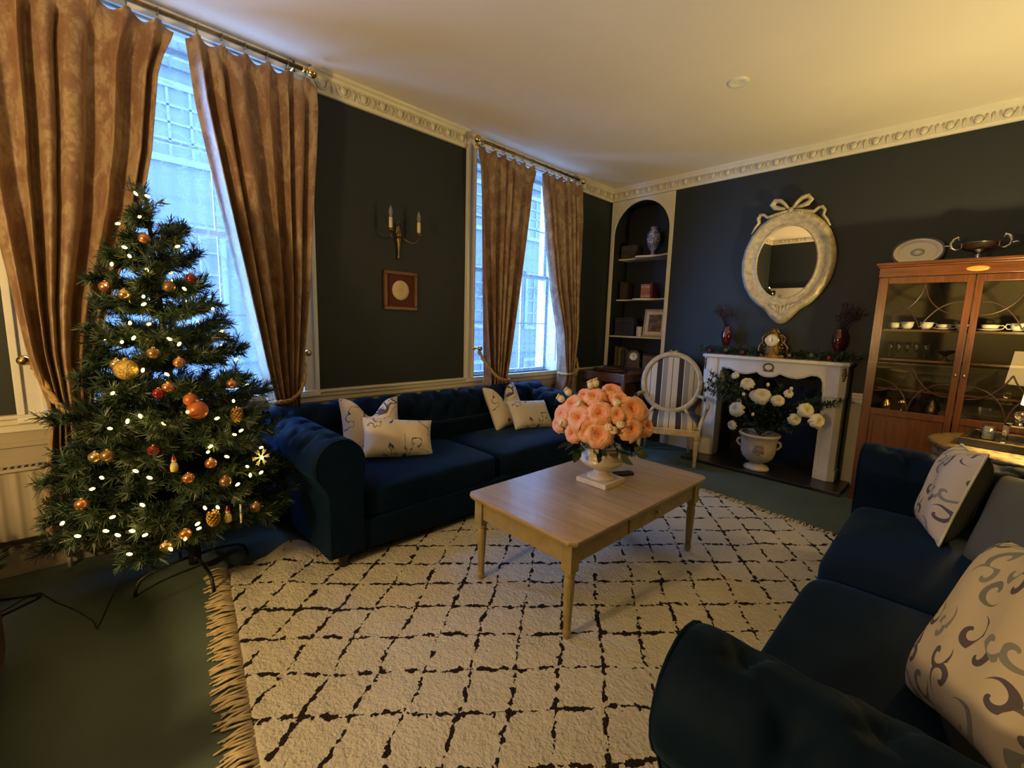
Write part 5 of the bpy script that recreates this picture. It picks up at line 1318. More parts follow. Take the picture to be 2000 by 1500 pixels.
# fairy lights: one string, each bulb a part
BULBS = [(0.668, -4.931, 1.904), (0.615, -5.01, 1.863), (0.709, -4.798, 1.778), (0.598, -4.933, 2.019), (0.618, -4.891, 2.012), (0.705, -4.999, 1.747), (0.737, -4.986, 1.706), (0.7, -5.049, 1.665), (0.782, -4.929, 1.646), (0.715, -5.078, 1.562), (0.82, -4.955, 1.521), (0.807, -4.797, 1.568), (0.84, -5.012, 1.399), (0.869, -4.948, 1.396), (0.831, -4.957, 1.486), (0.803, -5.098, 1.328), (0.851, -5.046, 1.314), (0.87, -5.006, 1.333), (0.902, -4.881, 1.329), (0.912, -4.847, 1.306), (0.895, -5.038, 1.218), (0.926, -4.988, 1.191), (0.954, -4.906, 1.17), (1.02, -4.849, 0.997), (1.022, -4.937, 0.956), (0.989, -5.015, 0.994), (0.974, -5.058, 0.974), (0.946, -5.116, 0.945), (0.908, -5.095, 1.093), (0.961, -4.651, 1.02), (1.017, -4.735, 0.952), (1.067, -4.777, 0.831), (1.076, -4.79, 0.808), (1.076, -4.716, 0.771), (0.99, -4.545, 0.766), (1.013, -4.549, 0.717), (1.066, -4.63, 0.701), (1.078, -4.622, 0.657), (1.053, -4.567, 0.652), (1.11, -4.685, 0.634), (1.157, -4.829, 0.571), (1.156, -4.78, 0.559), (1.166, -4.862, 0.507), (1.169, -4.911, 0.451), (1.163, -4.963, 0.419), (1.169, -4.858, 0.485), (1.006, -4.635, 0.874), (1.026, -4.669, 0.862), (1.075, -5.008, 0.733), (0.989, -5.158, 0.744), (0.976, -5.191, 0.698), (1.045, -5.05, 0.765), (1.098, -5.041, 0.625), (0.917, -5.293, 0.554), (1.056, -5.138, 0.584), (0.979, -5.25, 0.506), (1.054, -5.163, 0.529), (1.081, -5.128, 0.509), (1.106, -5.082, 0.522), (1.11, -5.098, 0.424), (1.126, -5.043, 0.498)]
rnd = random.Random(6)
for k in range(34):                       # and on the sides the photograph sees edge-on or not at all
    z = rnd.uniform(0.35, 1.8); a = rnd.uniform(R(60), R(240)); r = t_rad(z) * 0.9; c = t_axis(z)
    x = TX + c.x + r * math.cos(a)
    if x > 0.27: BULBS.append((x, TY + c.y + r * math.sin(a), z))
fl = thing('fairy_lights', 'string of warm white lit fairy lights wound round the Christmas tree', 'fairy lights', (TX, TY, 0))
M['fairy'] = plain('lit_fairy_bulb', (1, 0.9, 0.7), 0.3, emit=((1.0, 0.62, 0.10), 24.0))
bulb_me = MB().ell((0, 0, 0), 0.0062, 0.0062, 0.011, 8, 6).mesh('bulb', M['fairy'])
for b in BULBS:
    o = bpy.data.objects.new('bulb', bulb_me); COL.objects.link(o); o.parent = fl; o.location = (b[0] - TX, b[1] - TY, b[2])
    o.rotation_euler = (rnd.uniform(-1.2, 1.2), rnd.uniform(-1.2, 1.2), 0)
mb = MB(); srt = sorted(BULBS, key=lambda b: b[2]); path = []
for i in range(560):
    q = i / 559; z = 0.36 + q * 1.6; a = q * 2 * PI * 11; r = t_rad(z) * (0.72 + 0.08 * math.sin(i * 0.7)); c = t_axis(z)
    path.append((max(0.27 - TX, c.x + r * math.cos(a)), c.y + r * math.sin(a), z + 0.02 * math.sin(i * 1.1)))
mb.tube(path, 0.0016, 4); mb.obj('wire', M['black_metal'], fl)
# flex from the lights to the socket by the radiator
mb = MB(); pts = [(0.40, -0.36, 0.35), (0.36, -0.42, 0.16)] 
fx = [(0.98, -5.08, 0.36), (0.93, -5.16, 0.18), (0.88, -5.22, 0.02), (0.78, -5.24, 0.006), (0.62, -5.30, 0.006), (0.50, -5.36, 0.006), (0.40, -5.40, 0.006), (0.33, -5.43, 0.006), (0.34, -5.48, 0.006), (0.42, -5.56, 0.006), (0.40, -5.66, 0.006), (0.30, -5.80, 0.006), (0.16, -5.95, 0.006)]
mb.tube(soft([(p[0] - TX, p[1] - TY, p[2]) for p in fx]), 0.0030, 6).obj('flex', M['black'], fl)
cbl = MB().tube(soft([(0.62, -5.72, 0.007), (0.50, -5.60, 0.007), (0.42, -5.485, 0.007), (0.385, -5.435, 0.007), (0.36, -5.43, 0.007), (0.335, -5.455, 0.007), (0.30, -5.54, 0.007), (0.24, -5.66, 0.007), (0.20, -5.8, 0.007)]), 0.006, 8).obj('floor_cable', M['black'])
tag(cbl, 'black cable lying in a loop on the carpet by the radiator', 'cable')

# ornaments hang on the tree: things of their own
ORNS = [(0.759, -4.761, 1.623, 'r'), (0.697, -5.079, 1.561, 'c'), (0.81, -4.857, 1.573, 'b'), (0.889, -5.043, 1.193, 'G'), (0.863, -5.071, 1.217, 'g'), (0.932, -4.855, 1.22, 'c'), (0.964, -4.907, 1.11, 'c'), (0.909, -4.643, 1.099, 'c'), (0.99, -4.83, 1.048, 'o'), (1.004, -4.808, 0.999, 'O'), (0.964, -4.64, 0.948, 'p'), (0.926, -5.171, 0.822, 'g'), (0.957, -5.133, 0.829, 'b'), (1.069, -4.919, 0.776, 'n'), (0.968, -4.943, 1.087, 'r'), (1.149, -4.798, 0.509, 'p'), (1.14, -4.739, 0.506, 'n'), (1.129, -4.684, 0.491, 's'), (0.996, -4.549, 0.716, 's'), (1.147, -4.907, 0.466, 'c'), (1.138, -4.976, 0.428, 'g'), (1.093, -4.873, 0.705, 'c'), (0.717, -4.925, 1.796, 'c'), (1.103, -4.61, 0.496, 'b'), (1.078, -4.782, 0.752, 'c'), (0.78, -5.019, 1.528, 'g'), (0.905, -4.943, 1.264, 'b'), (0.943, -5.228, 0.629, 'c'), (1.033, -4.983, 0.841, 'r'), (1.099, -4.733, 0.658, 'b')]
OM = {'r': plain('red_bauble', (0.20, 0.008, 0.010), 0.2, 0.3, coat=0.5), 'c': plain('copper_bauble', (0.55, 0.24, 0.12), 0.28, 0.8), 'b': plain('bronze_bauble', (0.26, 0.15, 0.07), 0.35, 0.7), 'g': plain('pale_gold_bauble', (0.70, 0.50, 0.24), 0.22, 0.9),
      'G': plain('gold_glitter_bauble', (0.60, 0.42, 0.14), 0.4, 0.9, var=0.6, scale=160, bump=0.8, bscale=140), 'o': plain('rust_orange_bauble', (0.42, 0.11, 0.03), 0.4, 0.2), 'p': plain('gold_pine_cone', (0.34, 0.20, 0.07), 0.4, 0.5, var=0.4, scale=60), 's': plain('white_frosted_snowflake', (0.78, 0.74, 0.68), 0.4), 'w': plain('painted_figure', (0.55, 0.45, 0.16), 0.45, var=0.4, scale=30)}
KN = {'r': ('bauble', 'red bauble'), 'c': ('bauble', 'copper bauble'), 'b': ('bauble', 'bronze bauble'), 'g': ('bauble', 'pale gold bauble'), 'G': ('bauble', 'large glittering gold bauble'), 'o': ('bauble', 'rust-orange bauble'), 'O': ('bauble', 'large rust-orange bauble'), 'p': ('pine_cone_ornament', 'gold pine cone ornament'), 'n': ('figure_ornament', 'small painted figure ornament'), 's': ('snowflake_ornament', 'white frosted snowflake ornament')}
def scr(p):
    d = Vector(p) - Vector((3.4929, -5.1699, 1.45)); w = d.dot(_f)
    return (1000 + 858.85 * d.dot(_r) / w, 750 - 858.85 * d.dot(_u) / w)
def tier(p):
    y = scr(p)[1]
    return 'near the top of' if y < 560 else 'in the upper half of' if y < 740 else 'in the middle of' if y < 850 else 'in the lower part of' if y < 950 else 'among the lowest branches of'
cnt = {}
for p in ORNS: cnt.setdefault((p[3], tier(p[:3])), []).append(p)
for p in ORNS:
    k = p[3]; tt = tier(p[:3]); grp = sorted(cnt[(k, tt)], key=lambda q: scr(q[:3])[0])
    pre = '' if len(grp) == 1 else (ORD[grp.index(p)] + ' from the left, ')
    t = thing(KN[k][0], '%s%s hanging %s the Christmas tree' % (pre, KN[k][1], tt), 'ornament', p[:3], rnd.uniform(0, 6), 'ornaments on the Christmas tree')
    r = {'G': 0.046, 'O': 0.044, 'o': 0.030, 'b': 0.026, 'c': 0.025, 'r': 0.024, 'g': 0.025}.get(k, 0.03)
    mt = OM.get(k.lower() if k == 'O' else k, OM['w'])
    if k in 'rcbgGoO':
        MB().ell((0, 0, 0), r, r, r, 20, 14).obj('ball', mt, t)
        MB().lathe([(r * 0.26, r * 0.93), (r * 0.26, r * 1.15), (0.0005, r * 1.15)], 10).obj('cap', M['brass'], t)
    elif k == 'p':
        m = MB().ell((0, 0, 0), 0.018, 0.018, 0.034, 10, 8)
        for i in range(54):
            f = i / 54; z = lerp(-0.032, 0.03, f); a = i * 2.4; rr = 0.024 * math.sqrt(max(0.05, 1 - (z / 0.040) ** 2))
            m.ell((rr * math.cos(a), rr * math.sin(a), z), 0.009, 0.009, 0.004, 6, 4, M=align((math.cos(a), math.sin(a), -0.6)))
        m.obj('cone', mt, t)
        MB().lathe([(0.004, 0.034), (0.004, 0.044), (0.0005, 0.044)], 8).obj('cap', M['brass'], t)
    elif k == 's':
        m = MB()
        for i in range(6):
            a = i * PI / 3; c, s = math.cos(a), math.sin(a)
            m.tube([(0, 0, 0), (0.002, 0.042 * c, 0.042 * s)], 0.0035, 5)
            for q in (0.5, 0.75):
                for g in (-0.6, 0.6):
                    b = Vector((0, 0.042 * q * c, 0.042 * q * s)); m.tube([b, b + Vector((0, 0.015 * math.cos(a + g), 0.015 * math.sin(a + g)))], 0.0028, 5)
        m.obj('star', mt, t)
    else:
        MB().lathe([(0.0005, -0.036), (0.014, -0.034), (0.016, -0.015), (0.012, 0.002), (0.006, 0.008)], 12).obj('body', OM['w'], t)
        MB().ell((0, 0, 0.016), 0.010, 0.010, 0.011, 10, 8).obj('head', M['ivory'], t)
        MB().lathe([(0.011, 0.020), (0.006, 0.034), (0.0005, 0.045)], 10).obj('hat', OM['r'], t)

# ================================================================== FLOWERS
def petal_grid(mb, vals, base, R0, open_, a0, wid, length, curl, inner, cup):
    """one cupped petal rising from the bloom's centre"""
    nu, nv = 6, 6; k = len(mb.v)
    for j in range(nv + 1):
        v = j / nv
        for i in range(nu + 1):
            u = i / nu * 2 - 1
            w = wid * math.sin(PI * (0.12 + 0.80 * v)) ** 0.8
            ang = open_ * (0.35 + 0.65 * v) + curl * max(0, v - 0.7) * 3
            rr = R0 + length * v * math.sin(ang); z = length * v * math.cos(ang) * 0.95
            side = u * w
            rr -= cup * u * u * w
            ruff = 0.05 * length * math.sin(5 * u + a0 * 3) * v * v
            x = rr * math.cos(a0) - side * math.sin(a0); y = rr * math.sin(a0) + side * math.cos(a0)
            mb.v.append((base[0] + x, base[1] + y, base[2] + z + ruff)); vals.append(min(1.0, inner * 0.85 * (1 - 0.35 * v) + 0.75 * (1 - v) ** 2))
    for j in range(nv):
        for i in range(nu):
            q = k + j * (nu + 1) + i
            mb.f.append((q, q + 1, q + nu + 2, q + nu + 1)); mb.m.append(0); mb.s.append(True)
def bloom_mesh(name, mat, seed, opened=1.0, layers=((0.22, 4, 0.26, 0.52, 1.0), (0.42, 5, 0.36, 0.70, 0.8), (0.58, 6, 0.46, 0.90, 0.45), (0.88, 7, 0.52, 1.02, 0.18), (1.22, 7, 0.58, 1.05, 0.04), (1.65, 7, 0.55, 0.95, 0.0))):
    rnd = random.Random(seed); mb = MB(); vals = []
    for li, (op, n, wid, ln, inn) in enumerate(layers):
        for k in range(n):
            a = 2 * PI * (k + 0.5 * (li % 2)) / n + rnd.uniform(-0.15, 0.15)
            petal_grid(mb, vals, (0, 0, -0.30), 0.03 + 0.045 * li, op * opened * rnd.uniform(0.9, 1.1), a, wid * rnd.uniform(0.9, 1.1), ln * rnd.uniform(0.92, 1.08), 0.55 + 0.2 * li, inn, 0.40)
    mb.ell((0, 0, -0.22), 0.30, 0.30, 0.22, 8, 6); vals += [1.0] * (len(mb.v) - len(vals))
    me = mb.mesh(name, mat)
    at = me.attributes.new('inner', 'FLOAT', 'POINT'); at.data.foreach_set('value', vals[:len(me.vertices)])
    return me
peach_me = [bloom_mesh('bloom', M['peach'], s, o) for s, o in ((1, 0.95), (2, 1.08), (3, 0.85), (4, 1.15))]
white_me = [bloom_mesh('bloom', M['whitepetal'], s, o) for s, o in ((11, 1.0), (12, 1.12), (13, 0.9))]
leaf_me = {}
def leaf_mesh(mat):
    if mat.name in leaf_me: return leaf_me[mat.name]
    def fn(u, v):
        w = 0.30 * math.sin(PI * v ** 0.8) ** 0.9; q = u * 2 - 1
        return (q * w, -0.25 * v * v + 0.12 * abs(q) * w, v)
    leaf_me[mat.name] = MB().grid(fn, 6, 8).mesh('leaf', mat); return leaf_me[mat.name]
def put(me, name, parent, loc, M3, s):
    o = bpy.data.objects.new(name, me); COL.objects.link(o); o.parent = parent
    o.matrix_local = Matrix.Translation(loc) @ M3.to_4x4() @ Matrix.Diagonal((s, s, s, 1)); return o

# urn on the coffee table
UC = Vector((2.065, -3.01, 0.522))
ur = thing('pedestal_urn', 'cream glazed footed urn on a square base on the coffee table holding the peonies', 'urn', UC)
MB().box(-0.105, 0.105, -0.105, 0.105, 0.0, 0.030).obj('plinth', M['stone_rough'], ur, 0.005)
MB().lathe([(0.0005, 0.03), (0.082, 0.03), (0.080, 0.042), (0.062, 0.05), (0.046, 0.066), (0.044, 0.078), (0.060, 0.088), (0.0005, 0.088)], 36).obj('foot', M['stone_rough'], ur)
MB().lathe([(0.0005, 0.086), (0.058, 0.086), (0.085, 0.100), (0.118, 0.120), (0.132, 0.138), (0.133, 0.145), (0.124, 0.152), (0.128, 0.160), (0.124, 0.178), (0.112, 0.195), (0.110, 0.205), (0.128, 0.222), (0.132, 0.228), (0.126, 0.230), (0.100, 0.21), (0.0005, 0.205)], 44).obj('bowl', M['stone'], ur)

BLOOMS = [(2.095, -3.165, 1.062, 0.052), (2.136, -3.058, 1.09, 0.055), (2.078, -3.272, 0.949, 0.064), (2.179, -3.225, 0.986, 0.064), (2.192, -3.246, 0.877, 0.067), (2.282, -3.08, 1.007, 0.073), (2.312, -3.119, 0.909, 0.055), (2.335, -3.005, 0.911, 0.052), (1.918, -3.229, 0.942, 0.058), (1.991, -3.224, 1.009, 0.055), (1.86, -3.197, 0.867, 0.046), (2.038, -3.272, 0.855, 0.049), (2.026, -3.165, 1.061, 0.043), (2.305, -3.007, 0.991, 0.046), (2.251, -3.169, 0.985, 0.04), (2.129, -3.27, 0.876, 0.049), (2.218, -3.095, 1.053, 0.043),
          (2.02, -2.85, 1.03, 0.055), (1.86, -2.98, 0.98, 0.055), (2.2, -2.84, 1.0, 0.055), (1.88, -2.82, 0.90, 0.052), (2.12, -2.76, 0.90, 0.052)]
BUDS = [(1.966, -3.022, 1.095), (1.986, -3.005, 1.106), (1.87, -3.111, 1.047), (1.845, -3.146, 1.007), (2.054, -3.236, 1.009), (2.234, -3.219, 0.917), (2.274, -3.175, 0.932), (2.253, -3.203, 0.902), (2.223, -3.136, 1.033), (1.965, -3.261, 0.898)]
BC = Vector((2.065, -3.01, 0.80)); MOUTH = Vector((2.065, -3.01, 0.735))
def flower_labels(items, what, where, rows):
    """ordinal labels by row and place within the bunch, read off the photograph"""
    out = {}; byrow = {}
    for p in items:
        y = scr(p[:3])[1]; r = [n for lim, n in rows if y < lim][0]; byrow.setdefault(r, []).append(p)
    for r, L in byrow.items():
        L.sort(key=lambda q: scr(q[:3])[0])
        for i, p in enumerate(L): out[p] = ('%s, %s of the %s' % (what, r, where)) if len(L) == 1 else ('%s %s from the left, %s of the %s' % (ORD[i], what, r, where))
    return out
front = [b for b in BLOOMS[:17]]; back = BLOOMS[17:]
lab = flower_labels(front, 'open peach peony', 'table bouquet', ((785, 'top row'), (822, 'middle row'), (2000, 'bottom row')))
lab.update(flower_labels(back, 'peach peony', 'table bouquet', ((2000, 'far hidden side'),)))
rnd = random.Random(31)
def flower(name, label, cat, p, r, me, mouth, centre, group, stem_m, leaf_m, nleaf=2, face=None):
    P = Vector(p); t = thing(name, label, cat, P, group=group)
    d = (P - centre).normalized()
    if face is not None: d = (d + face).normalized()
    A = align(d)
    put(me, 'bloom', t, Vector((0, 0, 0)), A @ Matrix.Rotation(rnd.uniform(0, 6), 3, 'Z'), r)
    q = mouth + Vector((rnd.uniform(-0.04, 0.04), rnd.uniform(-0.04, 0.04), 0)) - P
    mid = q * 0.5 - d * 0.02
    MB().tube([-d * r * 0.3, mid, q], 0.003, 6).obj('stem', stem_m, t)
    for k in range(nleaf):
        b = q * rnd.uniform(0.25, 0.6); ld = (d * 0.4 + Vector((rnd.uniform(-1, 1), rnd.uniform(-1, 1), rnd.uniform(-0.5, 0.2)))).normalized()
        put(leaf_mesh(leaf_m), 'leaf', t, b, align(ld), rnd.uniform(0.05, 0.08))
    return t
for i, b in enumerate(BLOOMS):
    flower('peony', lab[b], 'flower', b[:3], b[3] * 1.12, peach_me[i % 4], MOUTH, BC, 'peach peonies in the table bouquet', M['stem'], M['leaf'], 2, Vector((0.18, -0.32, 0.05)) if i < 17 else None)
lab = flower_labels(BUDS, 'small cream rosebud', 'table bouquet', ((770, 'top row'), (800, 'upper middle row'), (2000, 'bottom row')))
for b in BUDS:
    P = Vector(b); t = thing('rosebud', lab[b], 'flower', P, group='cream buds in the table bouquet')
    d = (P - BC).normalized()
    MB().ell((0, 0, 0), 0.022, 0.022, 0.026, 14, 10, M=align(d)).tube([align(d) @ Vector((0.017 * math.cos(k * 0.7), 0.017 * math.sin(k * 0.7), 0.006 + 0.0025 * k)) for k in range(10)], 0.005, 6).obj('bud', M['budcream'], t)
    q = MOUTH - P; MB().tube([(0, 0, 0), q * 0.5 - d * 0.02, q], 0.003, 6).obj('stem', M['stem'], t)
    put(leaf_mesh(M['leaf']), 'sepal', t, -d * 0.02, align((d + Vector((rnd.uniform(-1, 1), rnd.uniform(-1, 1), 0))).normalized()), 0.03)
for k in range(9):
    a = k * 2 * PI / 9 + 0.3; d = Vector((math.cos(a), math.sin(a), -0.25)).normalized()
    sp = thing('leaf_spray', ['dark green leaf spray drooping over the urn rim on the coffee table'][0], 'foliage', MOUTH + Vector((0.07 * math.cos(a), 0.07 * math.sin(a), 0.035)), group='leaf sprays under the peonies')
    MB().tube([(0, 0, -0.02), d * 0.05 + Vector((0, 0, 0.03)), d * 0.13], 0.0025, 5).obj('stem', M['stem'], sp)
    for q in range(4): put(leaf_mesh(M['leaf']), 'leaf', sp, d * (0.03 + 0.03 * q) + Vector((0, 0, 0.015 - 0.004 * q)), align((d + Vector((rnd.uniform(-0.8, 0.8), rnd.uniform(-0.8, 0.8), rnd.uniform(-0.5, 0.3)))).normalized()), rnd.uniform(0.07, 0.10))
rm = thing('remote_control', 'small black remote control on the coffee table behind the urn', 'remote control', (2.085, -2.81, 0.522), R(-28))
MB().box(-0.024, 0.024, -0.075, 0.075, 0.0, 0.020).obj('body', M['black'], rm, 0.006)
m = MB()
for i in range(4):
    for j in range(2): m.lathe([(0.005, 0.02), (0.005, 0.0215), (0.0005, 0.022)], 8, (-0.01 + 0.02 * j, -0.05 + 0.03 * i, 0))
m.obj('buttons', M['soot'], rm)

# urn with white roses in the fireplace opening
FU = Vector((2.135, -0.30, 0.034))
fu = thing('fireplace_urn', 'pale stone urn with lion-mask relief on the slate hearth holding white roses', 'urn', FU)
MB().lathe([(0.0005, 0), (0.115, 0), (0.118, 0.014), (0.105, 0.034), (0.075, 0.045), (0.058, 0.062), (0.062, 0.075), (0.0005, 0.08)], 36).obj('foot', M['stone_rough'], fu)
MB().lathe([(0.0005, 0.072), (0.062, 0.074), (0.100, 0.09), (0.138, 0.13), (0.155, 0.18), (0.160, 0.25), (0.162, 0.31), (0.172, 0.34), (0.186, 0.352), (0.190, 0.365), (0.184, 0.378), (0.165, 0.376), (0.150, 0.34), (0.0005, 0.33)], 44).obj('bowl', M['stone_rough'], fu)
m = MB(); a0 = R(-72)
for dx, dz, sx_, sz_ in ((0, 0, 0.035, 0.042), (-0.03, 0.03, 0.018, 0.02), (0.03, 0.03, 0.018, 0.02), (0, -0.035, 0.022, 0.022), (0.0, 0.045, 0.03, 0.018), (-0.04, -0.01, 0.014, 0.03), (0.04, -0.01, 0.014, 0.03)):
    a = a0 + dx / 0.16; m.ell((0.155 * math.cos(a), 0.155 * math.sin(a), 0.23 + dz), sx_, 0.014, sz_, 12, 8, M=Matrix.Rotation(a + PI / 2, 3, 'Z'))
m.obj('lion_mask', plain('brown_weathered_relief', (0.30, 0.22, 0.14), 0.7, bump=0.3), fu)
for s in (-1, 1):
    m = MB()
    a = a0 + s * PI / 2; c, q = math.cos(a), math.sin(a)
    m.tube([(0.158 * c, 0.158 * q, 0.30), (0.185 * c, 0.185 * q, 0.295), (0.195 * c, 0.195 * q, 0.265), (0.175 * c, 0.175 * q, 0.235), (0.155 * c, 0.155 * q, 0.22)], [0.014, 0.013, 0.012, 0.012, 0.012], 8).obj('handle', M['stone_rough'], fu)
WH = [(2.003, -0.42, 0.925, 0.056), (2.154, -0.44, 0.82, 0.072), (1.922, -0.44, 0.644, 0.062), (1.884, -0.40, 0.453, 0.042), (2.305, -0.44, 0.791, 0.050), (2.374, -0.38, 0.86, 0.034), (2.543, -0.42, 0.729, 0.060), (2.467, -0.44, 0.628, 0.050), (2.64, -0.42, 0.64, 0.056), (1.86, -0.36, 0.985, 0.034), (1.90, -0.36, 0.70, 0.042), (2.075, -0.38, 0.81, 0.045)]
WC = Vector((2.15, -0.22, 0.50)); WM_ = Vector((2.135, -0.30, 0.385))
lab = flower_labels(WH, 'white rose', 'fireplace bouquet', ((768, 'top row'), (800, 'middle row'), (2000, 'bottom row')))
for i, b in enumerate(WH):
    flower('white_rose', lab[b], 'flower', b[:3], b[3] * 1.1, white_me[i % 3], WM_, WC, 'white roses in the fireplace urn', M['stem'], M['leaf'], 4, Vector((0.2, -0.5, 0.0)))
WB = [(2.09, -0.42, 0.61), (2.39, -0.40, 0.905), (1.985, -0.42, 0.80), (2.19, -0.40, 0.92)]
for i, b in enumerate(WB):
    P = Vector(b); t = thing('white_rosebud', ['small white rosebud low in the fireplace bouquet just above the urn', 'small white rosebud at the upper right of the fireplace bouquet', 'small white rosebud at the left below the topmost white roses', 'small white rosebud at the top centre of the fireplace bouquet'][i], 'flower', P, group='white buds in the fireplace urn')
    MB().ell((0, 0, 0), 0.016, 0.016, 0.020, 12, 8).obj('bud', M['whitepetal'], t)
    MB().tube([(0, 0, 0), (WM_ - P) * 0.5, WM_ - P], 0.003, 6).obj('stem', M['stem'], t)
def sprig(mb, p0, p1, rnd, n, L, mats=(0, 1)):
    d = p1 - p0
    for i in range(n):
        f = (i + rnd.random()) / n; b = p0 + d * f
        o = (d.normalized() * 0.5 + Vector((rnd.uniform(-1, 1), rnd.uniform(-1, 1), rnd.uniform(-1, 1)))).normalized()
        s = o.cross(Vector((0.3, 0.2, 1))).normalized() * L * 0.16; m_ = b + o * L * 0.5; e = b + o * L
        k = len(mb.v); mb.v += [tuple(b), tuple(m_ - s), tuple(e), tuple(m_ + s)]; mb.f.append((k, k + 1, k + 2, k + 3)); mb.m.append(mats[rnd.random() < 0.3]); mb.s.append(False)
GL = [M['leaf'], M['leaf_grey'], M['bark']]
for nm, lb, tips in (('greenery_spray', 'grey-green bushy foliage spray reaching left across the fireplace urn bouquet', [(1.60, -0.34, 0.98), (1.66, -0.36, 0.88), (1.74, -0.38, 1.02), (1.57, -0.36, 0.80), (1.70, -0.40, 0.80), (1.62, -0.42, 0.90)]),
                     ('greenery_spray', 'dark fir-like foliage spray reaching right across the fireplace urn bouquet', [(2.72, -0.34, 0.80), (2.60, -0.36, 0.82), (2.52, -0.38, 0.78), (2.78, -0.36, 0.83)]),
                     ('greenery_spray', 'dark leafy foliage filling the middle of the fireplace urn bouquet', [(2.02, -0.34, 0.66), (2.22, -0.36, 0.66), (2.30, -0.34, 0.60), (2.0, -0.30, 0.56), (2.14, -0.40, 0.60), (2.10, -0.34, 0.76), (2.28, -0.34, 0.90), (2.36, -0.30, 0.70)])):
    t = thing(nm, lb, 'foliage', WM_, group=None)
    mb = MB(); w_ = MB(); rn = random.Random(len(lb))
    for tip in tips:
        e = Vector(tip) - WM_; mid = e * 0.5 + Vector((0, -0.02, 0.10))
        w_.tube([(0, 0, 0), mid, e], 0.003, 5)
        sprig(mb, mid * 0.35, mid, rn, 60, 0.07); sprig(mb, mid, e, rn, 130, 0.055, (1, 0) if 'grey' in lb else (0, 1))
    mb.obj('foliage', GL, t); w_.obj('stems', M['bark'], t)

# mantel: garland, clock, two red glass vases with twigs
MZ = 1.172
gd = thing('mantel_garland', 'dark evergreen Christmas garland with small baubles lying along the mantel shelf', 'garland', (2.115, -0.15, MZ))
mb = MB(); rn = random.Random(77)
for i in range(64):
    x = lerp(-0.70, 0.68, i / 63); p0 = Vector((x, 0.02 * math.sin(i), 0.02)); a = rn.uniform(0, 2 * PI)
    sprig(mb, p0, p0 + Vector((rn.uniform(-0.08, 0.08), 0.075 * math.cos(a), abs(0.055 * math.sin(a)) + 0.008)), rn, 26, 0.042)
mb.v = [(x, y, max(0.002, z)) if x > -0.64 else (x, y, z - 0.0) for x, y, z in mb.v]
mb.obj('foliage', GL, gd)
for k, (x, y, c) in enumerate(((-0.42, -0.06, 's'), (-0.25, -0.06, 'r'), (0.18, -0.06, 'g'), (0.36, -0.06, 's'), (0.5, -0.05, 'r'), (-0.60, -0.05, 'r'))):
    MB().ell((x, y, 0.035 if c != 's' else 0.05), 0.022, 0.022, 0.022, 12, 8).obj('bauble', {'s': M['leaf_grey'], 'r': OM['r'], 'g': OM['b']}[c], gd)
cl = thing('mantel_clock', 'ornate gilt mantel clock with white dial standing in the garland', 'clock', (2.115, -0.10, MZ), R(12))
G_ = M['old_brass']
m = MB().box(-0.105, 0.105, -0.05, 0.05, 0.0, 0.035)
m.lathe([(0.0005, 0.30), (0.012, 0.292), (0.022, 0.27), (0.045, 0.255), (0.062, 0.225), (0.075, 0.17), (0.082, 0.10), (0.095, 0.06), (0.10, 0.035)], 18)
rn = random.Random(5)
for k in range(46):
    a = rn.uniform(0, 2 * PI); z = rn.uniform(0.05, 0.28); r = float(np.interp(z, [0.04, 0.1, 0.2, 0.29], [0.10, 0.085, 0.07, 0.02]))
    m.ell((r * math.cos(a), r * math.sin(a) * 0.8, z), 0.016, 0.012, 0.02, 8, 6, M=Matrix.Rotation(rn.uniform(-1, 1), 3, 'Y'))
for s in (-1, 1): m.tube([(s * 0.08, 0, 0.05), (s * 0.13, 0, 0.06), (s * 0.125, 0, 0.11), (s * 0.09, 0, 0.15), (s * 0.10, 0, 0.20), (s * 0.06, 0, 0.24)], [0.02, 0.016, 0.014, 0.014, 0.012, 0.01], 8)
m.obj('case', G_, cl)
dq = MB().lathe([(0.0005, 0.004), (0.052, 0.003), (0.058, 0.0)], 32, (-0.01, -0.082, 0.175), M=Matrix.Rotation(PI / 2, 3, 'X')).obj('dial', M['porcelain'], cl)
m = MB().obox((-0.01, -0.0875, 0.185), 0.004, 0.0015, 0.028).obox((-0.003, -0.0875, 0.170), 0.003, 0.0015, 0.020, Matrix.Rotation(R(60), 3, 'Y'))
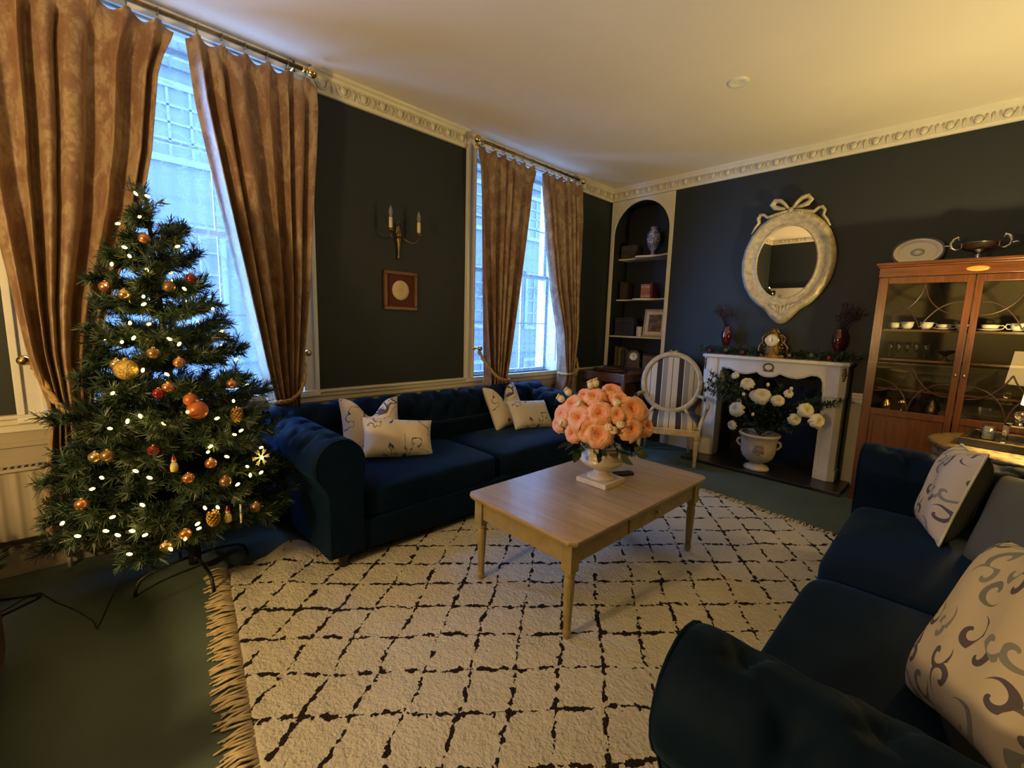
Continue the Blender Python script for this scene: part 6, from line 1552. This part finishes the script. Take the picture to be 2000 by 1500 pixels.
for k in range(12):
    a = k * PI / 6; m.obox((-0.01 + 0.045 * math.sin(a), -0.0865, 0.175 + 0.045 * math.cos(a)), 0.003, 0.0012, 0.010, Matrix.Rotation(a, 3, 'Y'))
m.obj('hands_and_numerals', M['black'], dq)
MB().tube([(-0.01 + 0.059 * math.cos(k * PI / 16), -0.082, 0.175 + 0.059 * math.sin(k * PI / 16)) for k in range(32)], 0.006, 6, closed=True).obj('bezel', M['brass'], cl)
M['ruby'] = plain('ruby_glass', (0.075, 0.003, 0.005), 0.08, var=0.1, spec=0.8, coat=0.6)
for lb, x, lab2, lean in (('dark ruby glass vase at the left end of the mantel shelf', 1.655, 'bunch of dark red twigs in the ruby vase at the left end of the mantel', -0.10), ('dark ruby glass vase at the cabinet end of the mantel shelf', 2.66, 'bunch of dark red twigs in the ruby vase at the cabinet end of the mantel', 0.10)):
    v_ = thing('ruby_vase', lb, 'vase', (x, -0.11, MZ), group='ruby vases on the mantel')
    MB().lathe([(0.0005, 0), (0.036, 0), (0.034, 0.01), (0.014, 0.03), (0.012, 0.075), (0.026, 0.10), (0.05, 0.15), (0.058, 0.20), (0.052, 0.245), (0.034, 0.275), (0.038, 0.30), (0.033, 0.30), (0.028, 0.275), (0.0005, 0.26)], 24).obj('body', M['ruby'], v_)
    tw = thing('twig_bunch', lab2, 'twigs', (x, -0.11, MZ + 0.285), group='twigs on the mantel')
    m = MB(); rn = random.Random(int(x * 10))
    for k in range(16):
        e = Vector((rn.uniform(-0.08, 0.08) + lean * rn.uniform(0.2, 1.2), rn.uniform(-0.05, 0.03), rn.uniform(0.14, 0.27)))
        q = e * 0.5 + Vector((rn.uniform(-0.02, 0.02), 0, 0.02)); m.tube([(0, 0, -0.02), q, e], 0.0018, 4)
        for j in range(7): m.ell(q.lerp(e, rn.random()) + Vector((rn.uniform(-0.012, 0.012), rn.uniform(-0.012, 0.012), 0)), 0.006, 0.006, 0.008, 6, 4)
    m.obj('twigs', M['redtwig'], tw)
